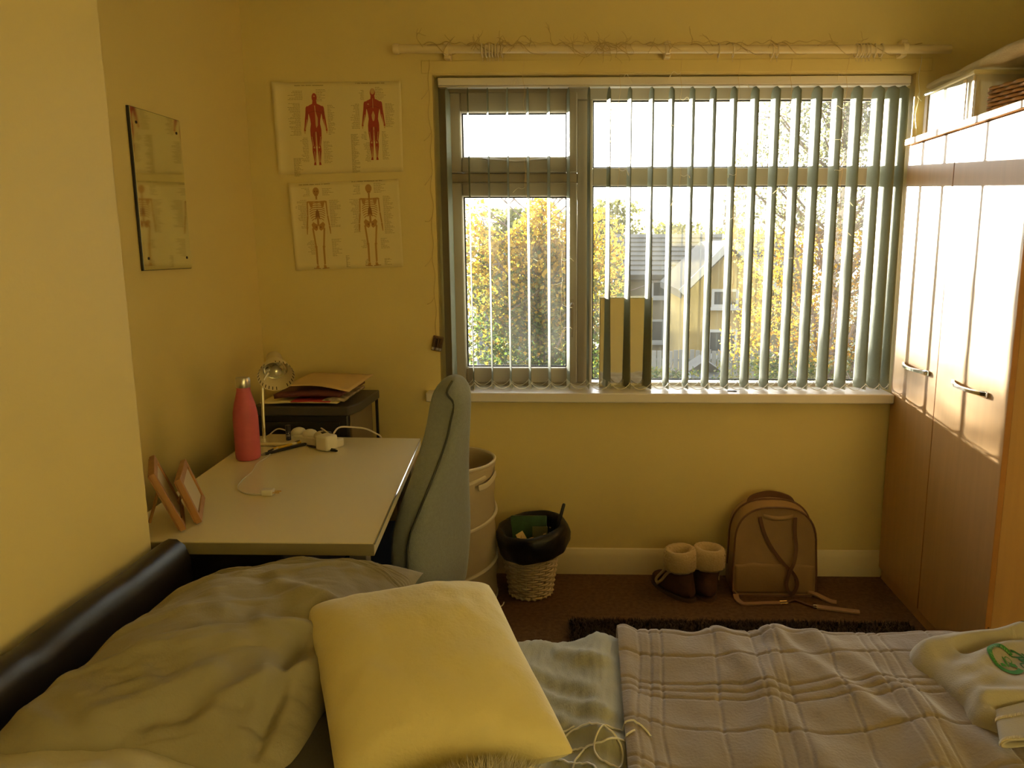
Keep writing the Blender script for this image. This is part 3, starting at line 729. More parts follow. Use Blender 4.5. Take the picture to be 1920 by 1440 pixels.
# ------------------------------------------------------------------ desk
M_desk = mat('white_desk_laminate', (0.76, 0.67, 0.42, 1), 0.28, var=0.02, scale=3, spec=0.45)
M_deskedge = mat('shaded_desk_edge', (0.30, 0.26, 0.15, 1), 0.4)  # front edge darker than the top: its shade is put into the colour
dk = thing('desk', 'white laminate desk in the alcove with a metal edged top', 'desk', (-0.84, 2.18, 0))
q = [(-1.125, 1.690), (-0.494, 1.690), (-0.600, 2.690), (-1.205, 2.715)]
b = MB(); b.prism(q, lambda p: Vector((p[0], p[1], 0.700)), lambda p: Vector((p[0], p[1], 0.730)))
part('desktop', b, M_desk, dk, bevel=0.002)
b = MB(); b.tube([(-0.4935, 1.689, 0.729), (-0.5995, 2.69, 0.729)], 0.0025, 6)
part('edge_trim', b, M_chrome, dk)
b = MB(); b.prism([(-1.126, 1.6865), (-0.494, 1.6865), (-0.494, 1.6898), (-1.126, 1.6898)], lambda p: Vector((p[0], p[1], 0.701)), lambda p: Vector((p[0], p[1], 0.7285)))
part('front_lipping', b, M_deskedge, dk)
for x, y in ((-1.09, 1.745), (-0.545, 1.745), (-0.64, 2.63), (-1.15, 2.65)):
    part('leg', MB().box(x - 0.02, x + 0.02, y - 0.02, y + 0.02, 0, 0.70), M_greypl, dk, bevel=0.002)
part('underdesk_dark_block', MB().box(-1.10, -0.72, 1.715, 2.25, 0.0, 0.698), M_black, dk, bevel=0.004)  # added black block that fills in the darkness under the desk
part('modesty_panel', MB().prism([(-1.13, 1.74), (-1.115, 1.74), (-1.175, 2.64), (-1.19, 2.64)], lambda p: Vector((p[0], p[1], 0.35)), lambda p: Vector((p[0], p[1], 0.70))), M_black, dk)  # panel coloured black to carry the shade below the desktop

# ------------------------------------------------------------------ pink bottle
bt = thing('water_bottle', 'matt pink metal water bottle with a steel cap standing on the desk', 'bottle', (-1.101, 2.407, 0.73))
prof = [(0.0, 0.731), (0.034, 0.731), (0.038, 0.737), (0.0385, 0.75), (0.0385, 0.86), (0.037, 0.885), (0.032, 0.912), (0.025, 0.938), (0.0215, 0.952), (0.0205, 0.962), (0.0205, 0.966), (0.0, 0.966)]
part('body', MB().lathe(prof, (-1.101, 2.407, 0), 32, caps=False), mat('matt_pink', (0.55, 0.10, 0.13, 1), 0.55, var=0.06, scale=30), bt, smooth=50)
prof = [(0.0, 0.966), (0.0215, 0.966), (0.0225, 0.969), (0.0225, 0.993), (0.020, 0.998), (0.0, 0.999)]
part('cap', MB().lathe(prof, (-1.101, 2.407, 0), 32, caps=False), M_steel, bt, smooth=40)

# ------------------------------------------------------------------ desk lamp
lp = thing('desk_lamp', 'cream spotlight desk lamp on a chrome stem', 'lamp', (-1.075, 2.615, 0.73))
M_lamp = mat('cream_lamp_enamel', (0.74, 0.62, 0.36, 1), 0.35)
b = MB(); b.box(-1.150, -1.005, 2.560, 2.690, 0.7305, 0.744)
part('base', b, M_lamp, lp, bevel=0.005)
part('stem', MB().tube(smooth_pts([(-1.138, 2.622, 0.744), (-1.135, 2.622, 0.85), (-1.131, 2.622, 0.925), (-1.125, 2.625, 0.955), (-1.105, 2.635, 0.985)], 6), 0.0055, 10), M_chrome, lp)
c0 = Vector((-1.072, 2.600, 0.968)); ax = Vector((0.36, -0.80, -0.46)).normalized()
Rm = ax.to_track_quat('Z', 'Y').to_matrix().to_4x4()
prof = [(0.0, -0.125), (0.018, -0.124), (0.026, -0.115), (0.029, -0.08), (0.034, -0.066), (0.046, -0.045), (0.056, -0.015), (0.0605, 0.0), (0.0615, 0.0), (0.0590, -0.004), (0.0545, -0.016), (0.044, -0.044), (0.030, -0.062), (0.0, -0.064)]
part('shade', MB().lathe(prof, c0, 40, Rm, caps=False), M_lamp, lp, smooth=40)
part('reflector', MB().lathe([(0.041, -0.0445), (0.036, -0.052), (0.026, -0.0585), (0.0, -0.060)], c0, 32, Rm, caps=False), M_chrome, lp, smooth=60)
part('bulb', MB().lathe([(0.0, -0.012), (0.012, -0.014), (0.020, -0.024), (0.021, -0.032), (0.014, -0.048), (0.009, -0.058)], c0, 20, Rm, caps=False), mat('halogen_glass', (0.8, 0.78, 0.62, 1), 0.05, metal=0.6), lp, smooth=60)
sb = MB()
for k in range(28):
    a = 2 * math.pi * k / 28
    if 0.28 < (k / 28.0) % 0.5 < 0.35: continue
    M2 = Rm @ Matrix.Rotation(a, 4, 'Z')
    vs = [Vector((0.0555, -0.0013, -0.0145)), Vector((0.0555, 0.0013, -0.0145)), Vector((0.0595, 0.0013, -0.003)), Vector((0.0595, -0.0013, -0.003))]
    sb.add([c0 + M2 @ (v + Vector((-0.0014, 0, 0))) for v in vs] + [c0 + M2 @ (v + Vector((0.0016, 0, 0))) for v in vs], [(0, 1, 2, 3), (4, 5, 6, 7), (0, 1, 5, 4), (1, 2, 6, 5), (2, 3, 7, 6), (3, 0, 4, 7)])
part('vent_slot', sb, M_dark, lp, smooth=None)
b = MB()
for r, ang0, ang1, n in ((0.051, 3.3, 4.3, 9), (0.0485, 3.45, 4.2, 6), (0.046, 3.5, 4.1, 5)):
    for k in range(n):
        a = ang0 + (ang1 - ang0) * k / n; zz = -0.022 - (0.0525 - r) * 2.6
        M2 = Rm @ Matrix.Rotation(a - 0.6, 4, 'Z')
        b.add([c0 + M2 @ Vector((r - 0.0012, y, zz + dz)) for y, dz in ((-0.002, -0.0005), (0.002, -0.0005), (0.002, 0.0008), (-0.002, 0.0008))], [(0, 1, 2, 3)])
part('printed_label', b, M_ink, lp, smooth=None)

# ------------------------------------------------------------------ printer on its stand behind the desk
st = thing('drawer_stand', 'dark low drawer stand carrying the printer behind the desk', 'drawers', (-1.06, 2.95, 0))
b = MB(); b.box(-1.25, -0.87, 2.79, 3.13, 0.02, 0.618)
part('body', b, M_black, st, bevel=0.004)
for k in range(3):
    part('drawer', MB().box(-1.24, -0.88, 2.776, 2.789, 0.04 + k * 0.19, 0.22 + k * 0.19), M_greypl, st, bevel=0.003)
pr = thing('printer', 'black and grey inkjet printer loaded with papers behind the desk', 'printer', (-1.06, 2.95, 0.62))
b = MB(); b.box(-1.235, -0.895, 2.80, 3.12, 0.62, 0.79)
part('body', b, M_black, pr, bevel=0.006)
part('side_panel', MB().box(-0.896, -0.888, 2.82, 3.10, 0.63, 0.785), mat('grey_brown_plastic', (0.22, 0.17, 0.10, 1), 0.5), pr, bevel=0.002)
part('front_panel', MB().box(-1.215, -0.925, 2.795, 2.802, 0.66, 0.765), mat('black_gloss_panel', (0.025, 0.025, 0.022, 1), 0.25), pr, bevel=0.002)
b = MB(); b.prism([(-1.245, 2.775), (-0.885, 2.775), (-0.862, 2.86), (-0.862, 3.125), (-1.245, 3.125)], lambda p: Vector((p[0], p[1], 0.792)), lambda p: Vector((p[0], p[1], 0.826)))
part('lid', b, mat('dark_grey_lid', (0.06, 0.055, 0.05, 1), 0.45), pr, bevel=0.004)
part('stand_leg', MB().box(-0.872, -0.862, 3.09, 3.10, 0.30, 0.795), M_black, pr)
def sheet(name, label, cat, pts, z, th, m, warp=0.0, seed=0):
    """a sheet or folder lying on the printer: corner points at height z with a gentle sag"""
    b = MB(); P = [Vector((p[0], p[1], z + (p[2] if len(p) > 2 else 0))) for p in pts]
    def f(u, v):
        p = (P[0] * (1 - u) + P[1] * u) * (1 - v) + (P[3] * (1 - u) + P[2] * u) * v
        p.z += warp * math.sin(math.pi * u) * math.sin(math.pi * (0.3 + 0.7 * v)) + 0.002 * fbm(u * 3 + seed, v * 3); return p
    b.grid(f, 16, 8)
    c = sum(P, Vector()) / 4
    return single(name, b, m, label, cat, tuple(c), smooth=180, solid=th)
sheet('paper_stack', 'loose cream papers at the bottom of the pile on the printer lid', 'papers', [(-1.215, 2.785), (-0.93, 2.79), (-0.93, 3.08), (-1.215, 3.08)], 0.835, 0.006, M_paper, 0.003, 1)
sheet('pink_leaflet', 'pink leaflet poking out of the pile on the printer', 'leaflet', [(-1.10, 2.782), (-0.955, 2.785), (-0.955, 2.98), (-1.10, 2.98)], 0.845, 0.004, mat('pink_print', (0.50, 0.05, 0.07, 1), 0.5), 0.002, 2)
sheet('maroon_folder', 'maroon card folder in the pile on the printer under the envelope', 'folder', [(-1.17, 2.80, 0), (-0.925, 2.81, 0.004), (-0.91, 3.09, 0.01), (-1.17, 3.10, 0.01)], 0.866, 0.016, mat('maroon_card', (0.13, 0.035, 0.03, 1), 0.6), 0.010, 3)
sheet('brown_envelope', 'large buff envelope lying uppermost on the printer pile', 'envelope', [(-1.13, 2.815, 0.012), (-0.885, 2.80, -0.006), (-0.865, 3.06, 0.016), (-1.12, 3.08, 0.02)], 0.886, 0.003, mat('buff_paper', (0.68, 0.48, 0.22, 1), 0.6), 0.014, 4)
sheet('grey_leaflet', 'crumpled grey and white leaflet at the right of the printer pile', 'leaflet', [(-0.985, 2.79, 0), (-0.905, 2.80, 0.0), (-0.885, 3.0, 0.018), (-0.97, 3.0, 0.01)], 0.848, 0.008, mat('mottled_print', (0.10, 0.07, 0.05, 1), 0.5, col2=(0.6, 0.48, 0.3, 1), scale=40), 0.006, 5)

# ------------------------------------------------------------------ small things on the desk
sp = thing('extension_lead', 'white extension lead block with a plug at the back of the desk', 'extension lead', (-0.93, 2.58, 0.73))
pa, pb = Vector((-1.045, 2.648, 0.731)), Vector((-0.852, 2.545, 0.731)); d = (pb - pa).normalized(); n_ = Vector((-d.y, d.x, 0))
MM = Matrix(((d.x, n_.x, 0, pa.x), (d.y, n_.y, 0, pa.y), (0, 0, 1, pa.z), (0, 0, 0, 1))); L = (pb - pa).length
part('block', MB().box(0, L, -0.026, 0.030, 0, 0.030, MM), M_white, sp, bevel=0.006)
for k in range(3):
    x = 0.03 + k * 0.056
    part('socket', MB().ellipsoid((0, 0, 0), 0.028, 0.026, 0.020, 16, 8, MM @ Matrix.Translation((x, 0, 0.031))), M_white, sp, smooth=180)
part('adaptor_plug', MB().box(L - 0.045, L + 0.010, -0.060, -0.008, 0.0, 0.052, MM), M_white, sp, bevel=0.007)
part('black_plug', MB().box(L - 0.085, L - 0.045, -0.012, 0.02, 0.028, 0.050, MM), M_black, sp, bevel=0.006)
part('cable', MB().tube(smooth_pts([(-0.875, 2.575, 0.775), (-0.87, 2.62, 0.785), (-0.845, 2.67, 0.775), (-0.80, 2.69, 0.765), (-0.765, 2.70, 0.745), (-0.75, 2.715, 0.725), (-0.745, 2.735, 0.66)], 6), 0.003, 6), M_white, sp)
part('cable', MB().tube(smooth_pts([(-0.90, 2.585, 0.770), (-0.93, 2.61, 0.785), (-0.89, 2.56, 0.78), (-0.862, 2.53, 0.77)], 6), 0.0025, 6), M_white, sp)
single('lamp_flex', MB().tube(smooth_pts([(-1.148, 2.69, 0.740), (-1.12, 2.70, 0.760), (-1.08, 2.695, 0.752), (-1.02, 2.675, 0.735)], 6), 0.0022, 6), M_white, 'white flex running from the lamp base along the back of the desk', 'cable', (-1.08, 2.69, 0.74))
lb = thing('lip_balm', 'dark blue lip balm tube standing on the desk beside the extension lead', 'lip balm', (-1.043, 2.600, 0.73))
lc = (-1.043, 2.600, 0)
part('tube', MB().lathe([(0.0, 0.7305), (0.0085, 0.7305), (0.0085, 0.776), (0.0, 0.776)], lc, 20, caps=False), mat('navy_plastic', (0.012, 0.016, 0.045, 1), 0.35), lb)
part('cap', MB().lathe([(0.0, 0.7765), (0.0088, 0.7765), (0.0088, 0.797), (0.0, 0.798)], lc, 20, caps=False), mat('black_navy_plastic', (0.008, 0.009, 0.02, 1), 0.35), lb)
def text_mesh(txt, size, fn, extrude=0.0):
    cu = bpy.data.curves.new('text', 'FONT'); cu.body = txt; cu.size = size; cu.align_x = 'CENTER'; cu.align_y = 'CENTER'
    to = bpy.data.objects.new('text', cu); COL.objects.link(to)
    dg = bpy.context.evaluated_depsgraph_get(); dg.update()
    me = to.evaluated_get(dg).to_mesh()
    xs_ = [v.co.x for v in me.vertices]; ys_ = [v.co.y for v in me.vertices]; mx_, my_ = (min(xs_) + max(xs_)) / 2, (min(ys_) + max(ys_)) / 2
    if len(txt) == 1: my_ = 0.36 * size
    b = MB(); b.add([fn(v.co.x - mx_, v.co.y - my_) for v in me.vertices], [tuple(p.vertices) for p in me.polygons])
    to.evaluated_get(dg).to_mesh_clear(); bpy.data.objects.remove(to); bpy.data.curves.remove(cu)
    return b
def on_tube(x, y):
    a = -math.pi / 2 + 0.38 + (-y) * -1 / 0.0086   # text runs upward, wraps round the tube
    return Vector((lc[0] + 0.00875 * math.cos(-math.pi / 2 + 0.30 - y / 0.0086), lc[1] + 0.00875 * math.sin(-math.pi / 2 + 0.30 - y / 0.0086), 0.754 + x))
part('lettering', text_mesh('NIVEA', 0.0150, on_tube), mat('white_print', (0.8, 0.78, 0.72, 1), 0.5), lb, smooth=None)
def pen(name, label, p0, p1, mbody, mtip, r=0.0045, cut=0.0):
    p0 = Vector(p0); p1 = Vector(p1); d = p1 - p0
    t = thing(name, label, 'pen', tuple((p0 + p1) / 2))
    at = lambda k: p0 + d * k
    part('barrel', MB().tube([at(0.12), at(0.13), at(0.97), at(1.0)], [r * 0.9, r, r, r * 0.7], 10), mbody, t)
    part('tip', MB().tube([at(0.0), at(0.03), at(0.12)], [r * 0.25, r * 0.5, r * 0.9], 8), mtip, t)
    part('clip', MB().box(-0.001, 0.001, -0.0008, 0.0008, 0, 0.04, Matrix.Translation(at(0.66) + Vector((0, 0, r + 0.001))) @ d.to_track_quat('Z', 'Y').to_matrix().to_4x4()), mtip, t)
    return t
M_yel = mat('yellow_plastic', (0.65, 0.40, 0.02, 1), 0.35)
pen('highlighter_pen', 'yellow highlighter pen lying behind the black pens on the desk', (-1.065, 2.475, 0.737), (-0.985, 2.63, 0.737), M_yel, M_black, 0.006)
pen('ballpoint_pen', 'thick black pen lying in front of the yellow highlighter', (-1.075, 2.425, 0.736), (-0.975, 2.58, 0.736), M_black, M_greypl, 0.0052)
pen('ballpoint_pen', 'slim black capped pen lying in front of the extension lead', (-0.965, 2.560, 0.735), (-0.838, 2.492, 0.735), M_black, M_black, 0.0042)
cb_ = thing('charger_cable', 'pale charger cable snaking over the desk front of the pink bottle', 'cable', (-0.98, 2.15, 0.73))
part('cord', MB().tube(smooth_pts([(-1.06, 2.50, 0.7325), (-1.045, 2.42, 0.7325), (-1.045, 2.34, 0.7325), (-1.022, 2.25, 0.7325), (-1.015, 2.17, 0.7325), (-0.998, 2.10, 0.7325), (-0.965, 2.055, 0.7325), (-0.93, 2.036, 0.7325), (-0.898, 2.036, 0.7335)], 8), 0.0022, 6), M_white, cb_)
part('plug', MB().box(-0.900, -0.868, 2.024, 2.048, 0.7305, 0.748), M_white, cb_, bevel=0.003)
for k in range(2): part('pin', MB().box(-0.868, -0.850, 2.027 + k * 0.014, 2.031 + k * 0.014, 0.738, 0.741), M_brass, cb_)
part('cord', MB().tube(smooth_pts([(-1.075, 2.55, 0.7325), (-1.05, 2.53, 0.736), (-1.045, 2.50, 0.740), (-1.06, 2.47, 0.7325)], 6), 0.0018, 6), M_white, cb_)

# wooden photo frames at the near corner of the desk
M_frame = mat('pine_frame', (0.42, 0.20, 0.06, 1), 0.5, var=0.15, scale=4, stretch=(10, 10, 1))
M_card = mat('photo_card', (0.62, 0.50, 0.28, 1), 0.5)
def photo_frame(label, p, yaw, lean, w, h):
    t = thing('photo_frame', label, 'photo frame', p)
    R = Matrix.Translation(p) @ Matrix.Rotation(yaw, 4, 'Z') @ Matrix.Rotation(-lean, 4, 'Y')
    b = MB(); ring(b, 0, w, 0, h, 0.018, -0.014, 0.0)   # in x-z, then turned so its face looks along +x
    Q = R @ Matrix(((0, -1, 0, 0), (1, 0, 0, 0), (0, 0, 1, 0), (0, 0, 0, 1)))
    b.v = [tuple(Q @ Vector(v)) for v in b.v]
    part('frame', b, M_frame, t, bevel=0.0015)
    b = MB().box(0.016, w - 0.016, -0.010, -0.006, 0.016, h - 0.016); b.v = [tuple(Q @ Vector(v)) for v in b.v]
    part('picture', b, M_card, t)
    b = MB().box(0.004, w - 0.004, 0.0, 0.003, 0.004, h - 0.004); b.v = [tuple(Q @ Vector(v)) for v in b.v]
    part('back_board', b, M_frame, t)
    # prop leg behind
    top = Q @ Vector((w / 2, 0.003, h * 0.62)); foot = Vector((top.x, top.y, p[2] + 0.0035)) + (Matrix.Rotation(yaw, 3, 'Z') @ Vector((-0.028, 0, 0)))
    part('prop_leg', MB().tube([top, foot], 0.004, 5), M_frame, t)
photo_frame('pine photo frame nearer the pink bottle, leaning back on the desk', (-0.966, 1.800, 0.7315), math.radians(24), math.radians(19), 0.20, 0.122)
photo_frame('pine photo frame nearest the headboard, leaning back in front of the other', (-0.978, 1.748, 0.7315), math.radians(29), math.radians(21), 0.19, 0.158)

# ------------------------------------------------------------------ office chair
M_chair = mat('grey_blue_upholstery', (0.27, 0.29, 0.28, 1), 0.95, var=0.06, scale=120, bump=0.35, bscale=400, sheen=0.3, spec=0.2)
M_pipe = mat('dark_piping', (0.06, 0.065, 0.06, 1), 0.8)
ch = thing('office_chair', 'grey blue upholstered office chair with a tall tapering back pulled up to the desk', 'chair', (-0.62, 2.24, 0))
ctab = [(0.34, -0.458, 0.175), (0.42, -0.468, 0.215), (0.52, -0.467, 0.235), (0.60, -0.464, 0.230), (0.67, -0.452, 0.205), (0.79, -0.427, 0.160), (0.866, -0.412, 0.138), (0.916, -0.405, 0.130), (0.965, -0.399, 0.108), (1.002, -0.393, 0.080), (1.030, -0.389, 0.050), (1.044, -0.387, 0.020)]
phi = math.radians(24)
def sec(i, a):
    z, cx, w = ctab[i]
    th = 0.062 if i > 0 else 0.04
    if i >= 9: th = 0.062 * (0.66, 0.42, 0.16)[i - 9]
    half = max((w - 2 * th * math.cos(phi) * 0.86) / (2 * math.sin(phi)) * 0.95, 0.03) if i < 9 else max(w * 0.72, 0.01)
    half = min(half, 0.24)
    ca, sa = math.cos(a), math.sin(a); e = 0.55
    u = math.copysign(abs(ca) ** e, ca) * half; v = math.copysign(abs(sa) ** e, sa) * th
    dirw = Vector((math.sin(phi), math.cos(phi), 0)); dirt = Vector((math.cos(phi), -math.sin(phi), 0))
    return Vector((cx, 2.2, z)) + dirw * u + dirt * v
n = 40; k = len(ctab)
rows_ = []
bk_ = MB(); vs = []
for i in range(k): vs += [sec(i, 2 * math.pi * j / n) for j in range(n)]
fs = [(i * n + j, i * n + (j + 1) % n, (i + 1) * n + (j + 1) % n, (i + 1) * n + j) for i in range(k - 1) for j in range(n)]
fs += [tuple(range(n - 1, -1, -1)), tuple((k - 1) * n + j for j in range(n))]
bk_.add(vs, fs)
back = part('backrest', bk_, M_chair, ch, smooth=180, subsurf=1)
seam = []
for i in range(k - 2):
    q_ = sec(i, math.radians(166)); c_ = Vector((ctab[i][1], 2.2, ctab[i][0])); seam.append(q_ + (q_ - c_).normalized() * 0.0015 + Vector((0.0015, -0.0035, 0.0)))
seam2 = [sec(i, math.radians(32)) + Vector((0.002, 0.004, 0)) for i in range(k)]
seam = seam[:9] + [Vector((-0.397, 2.130, 1.003)), Vector((-0.384, 2.150, 1.033))]
path = smooth_pts(seam, 4)
part('piping', MB().tube(path, 0.0032, 6), M_pipe, back, smooth=80)
sb_ = MB(); sb_.prism([(math.copysign(abs(math.cos(a)) ** 0.5, math.cos(a)) * 0.23, math.copysign(abs(math.sin(a)) ** 0.5, math.sin(a)) * 0.23) for a in [2 * math.pi * j / 28 for j in range(28)]],
    lambda p: Vector((-0.70 + p[0] * 0.94, 2.26 + p[1], 0.42)), lambda p: Vector((-0.70 + p[0] * 0.94, 2.26 + p[1], 0.50)))
part('seat', sb_, mat('shaded_seat_fabric', (0.012, 0.012, 0.012, 1), 0.95, bump=0.3, bscale=300, spec=0.05), ch, bevel=0.02)  # near-black seat colour stands in for the under-desk darkness
part('back_bar', MB().ribbon(smooth_pts([(-0.66, 2.24, 0.405), (-0.50, 2.21, 0.40), (-0.452, 2.20, 0.43), (-0.450, 2.20, 0.55)], 5), 0.05, 0.012, (0, 1, 0)), M_black, ch)
part('gas_lift', MB().lathe([(0.025, 0.10), (0.025, 0.28), (0.016, 0.28), (0.016, 0.42)], (-0.68, 2.25, 0), 16), M_black, ch)
for j in range(5):
    a = 2 * math.pi * j / 5 + 0.3
    e_ = Vector((-0.68 + 0.27 * math.cos(a), 2.25 + 0.27 * math.sin(a), 0.07))
    lg = part('base_arm', MB().tube([(-0.68, 2.25, 0.12), e_], [0.024, 0.016], 8), M_black, ch)
    part('castor', MB().lathe([(0.0, -0.016), (0.026, -0.016), (0.028, 0), (0.026, 0.016), (0, 0.016)], e_ + Vector((0, 0, -0.041)), 16, Matrix.Rotation(a, 4, 'Z') @ Matrix.Rotation(math.pi / 2, 4, 'X'), caps=False), M_black, lg)

# ------------------------------------------------------------------ pop-up hamper
M_mesh = mat('cream_mesh_fabric', (0.62, 0.52, 0.34, 1), 0.8, trans=0.25, bump=0.3, bscale=300)
M_tape = mat('white_hamper_tape', (0.76, 0.68, 0.50, 1), 0.6)
hp = thing('laundry_hamper', 'tall white round pop up laundry hamper behind the chair', 'laundry basket', (-0.56, 2.965, 0))
hc = (-0.565, 2.965, 0); HR = 0.193
b = MB(); b.lathe([(HR * (1 + 0.012 * math.sin(i * 1.7)), 0.004 + 0.574 * i / 24) for i in range(25)], hc, 40, caps=False, wob=lambda a, i: 0.012 * math.sin(3 * a + i * 0.3)); b.lathe([(0.0, 0.004), (HR, 0.004)], hc, 40, caps=False)
part('mesh_wall', b, M_mesh, hp, smooth=180, solid=0.002)
for z in (0.008, 0.575):
    part('rim', MB().tube([(hc[0] + (HR + 0.002) * math.cos(2 * math.pi * j / 40), hc[1] + (HR + 0.002) * math.sin(2 * math.pi * j / 40), z) for j in range(40)], 0.006, 6, close=True), M_tape, hp)
sp_ = []
for j in range(110):
    a = 2 * math.pi * j / 40 + 1.2; sp_.append((hc[0] + (HR + 0.004) * math.cos(a), hc[1] + (HR + 0.004) * math.sin(a), 0.02 + 0.52 * j / 110))
b = MB(); b.tube(sp_, 0.007, 6)
part('spiral_wire', b, M_tape, hp)
part('handle', MB().ribbon(smooth_pts([(hc[0] + 0.15, hc[1] - 0.135, 0.50), (hc[0] + 0.178, hc[1] - 0.105, 0.505), (hc[0] + 0.195, hc[1] - 0.05, 0.515), (hc[0] + 0.199, hc[1] - 0.005, 0.525)], 5), 0.022, 0.003, (0.9, -0.4, 0)), M_tape, hp)
heap('crumpled_clothes', 'brown clothes lying inside the white laundry hamper', 'clothes', hc[0], hc[1], 0.165, 0.165, 0.40, 0.12, mat('brown_cloth', (0.20, 0.09, 0.04, 1), 0.9), 5)
hk = [(-0.375, 2.86, 0.003), (-0.36, 2.85, 0.003), (-0.345, 2.855, 0.004), (-0.335, 2.87, 0.006), (-0.332, 2.885, 0.010)]
single('ribbon_scrap', MB().tube(smooth_pts(hk, 5), 0.0025, 5), M_tape, 'thin white ribbon end lying on the carpet by the hamper', 'ribbon', (-0.35, 2.86, 0.003))

# ------------------------------------------------------------------ waste basket
M_wick = mat('cream_white_wicker', (0.68, 0.56, 0.36, 1), 0.6, var=0.08, scale=20)
M_liner = mat('black_bin_liner', (0.006, 0.006, 0.006, 1), 0.38, bump=0.5, bscale=40)
wb_ = thing('waste_basket', 'white wicker waste basket with a black liner on the carpet by the skirting', 'waste bin', (-0.232, 3.0, 0))
bc = Vector((-0.232, 3.0, 0))
def brad(z): return 0.084 + 0.042 * z / 0.28
stakes = 22; rowsN = 24
b = MB()
for r in range(rowsN):
    z = 0.012 + r * 0.0108
    pts = []
    for j in range(stakes * 4):
        a = 2 * math.pi * j / (stakes * 4); o = 0.0042 * math.cos(a * stakes / 2 * 1.0 + (r % 2) * math.pi) * (1 if True else 0)
        rr = brad(z) + o; pts.append(bc + Vector((rr * math.cos(a), rr * math.sin(a), z)))
    b.tube(pts, 0.0048, 5, close=True)
part('woven_wall', b, M_wick, wb_, smooth=80, kind='stuff')
for j in range(stakes // 2 * 2):
    a = 2 * math.pi * j / stakes
    part('stake', MB().tube([bc + Vector((brad(z) * math.cos(a), brad(z) * math.sin(a), z)) for z in (0.005, 0.14, 0.272)], 0.0042, 5), M_wick, wb_)
part('basket_floor', MB().lathe([(0.0, 0.002), (0.084, 0.002), (0.084, 0.010), (0.0, 0.010)], bc, 24, caps=False), M_wick, wb_)
b = MB(); pts = []
for j in range(66):
    a = 2 * math.pi * j / 66; pts.append(bc + Vector(((0.088 + 0.004 * math.sin(j * 2.1)) * math.cos(a), (0.088 + 0.004 * math.sin(j * 2.1)) * math.sin(a), 0.009 + 0.004 * math.cos(j * 2.1))))
b.tube(pts, 0.0045, 5, close=True); part('foot_braid', b, M_wick, wb_)
lprof = [(0.136, 0.185), (0.146, 0.205), (0.150, 0.24), (0.149, 0.268), (0.142, 0.287), (0.130, 0.294), (0.118, 0.288), (0.110, 0.26), (0.104, 0.22), (0.09, 0.19), (0.0, 0.185)]
def lwob(a, i): return 0.05 * fbm(math.cos(a) * 2.2, math.sin(a) * 2.2, i * 0.35) + 0.02 * math.sin(9 * a + i * 0.8)
tilt = Matrix.Translation((0, 0, 0.25)) @ Matrix.Rotation(math.radians(-7), 4, 'Y') @ Matrix.Rotation(math.radians(5), 4, 'X') @ Matrix.Translation((0, 0, -0.25))
b = MB(); b.lathe(lprof, bc + Vector((0.008, 0, 0.004)), 48, tilt, caps=False, wob=lwob)
part('bin_liner', b, M_liner, wb_, smooth=180)
M_pack = mat('dark_green_packet', (0.035, 0.10, 0.03, 1), 0.35, var=0.3, scale=25)
single('green_packet', MB().box(-0.075, 0.075, -0.012, 0.012, 0.0, 0.12, Matrix.Translation((-0.245, 3.055, 0.185)) @ Matrix.Rotation(math.radians(-14), 4, 'X')), M_pack, 'dark green packet standing at the back of the waste basket', 'packet', (-0.245, 3.05, 0.19), bevel=0.003)
single('clear_packet', MB().box(-0.032, 0.032, -0.006, 0.006, 0.0, 0.07, Matrix.Translation((-0.195, 3.02, 0.205)) @ Matrix.Rotation(math.radians(-12), 4, 'X')), mat('olive_film', (0.16, 0.17, 0.07, 1), 0.25), 'small olive plastic packet in front of the green one in the bin', 'packet', (-0.195, 3.02, 0.20), bevel=0.002)
tg = thing('price_tag', 'cream card tag with a brown mark on the rubbish in the bin', 'tag', (-0.27, 2.93, 0.265))
TM = Matrix.Translation((-0.262, 2.935, 0.262)) @ Matrix.Rotation(math.radians(-62), 4, 'X').inverted() @ Matrix.Rotation(math.radians(32), 4, 'Z')
part('card', MB().box(-0.016, 0.016, -0.023, 0.023, -0.0005, 0.0005, TM), mat('cream_card', (0.70, 0.52, 0.22, 1), 0.5), tg)
b = MB()
for (x, y, w, h) in ((-0.006, -0.010, 0.004, 0.0015), (-0.003, -0.013, 0.0016, 0.004), (0.003, -0.011, 0.003, 0.003), (-0.002, 0.002, 0.003, 0.0012), (0.001, 0.007, 0.002, 0.001)): b.box(x - w, x + w, y - h, y + h, 0.0006, 0.0009, TM)
part('printed_mark', b, M_boned, tg, smooth=None)
heap('orange_peel', 'scrap of orange peel in the bin beside the cream tag', 'rubbish', -0.222, 2.935, 0.028, 0.016, 0.235, 0.024, mat('orange_scrap', (0.60, 0.27, 0.05, 1), 0.5), 2, 6)
heap('silver_foil', 'crumpled silver foil in the bin under the black stick', 'rubbish', -0.165, 2.955, 0.034, 0.024, 0.225, 0.045, mat('foil', (0.32, 0.24, 0.18, 1), 0.25, metal=0.8), 6, 14)
pen('black_marker', 'long black marker stick poking up out of the bin', (-0.140, 2.965, 0.225), (-0.094, 2.985, 0.389), M_black, M_black, 0.0068)
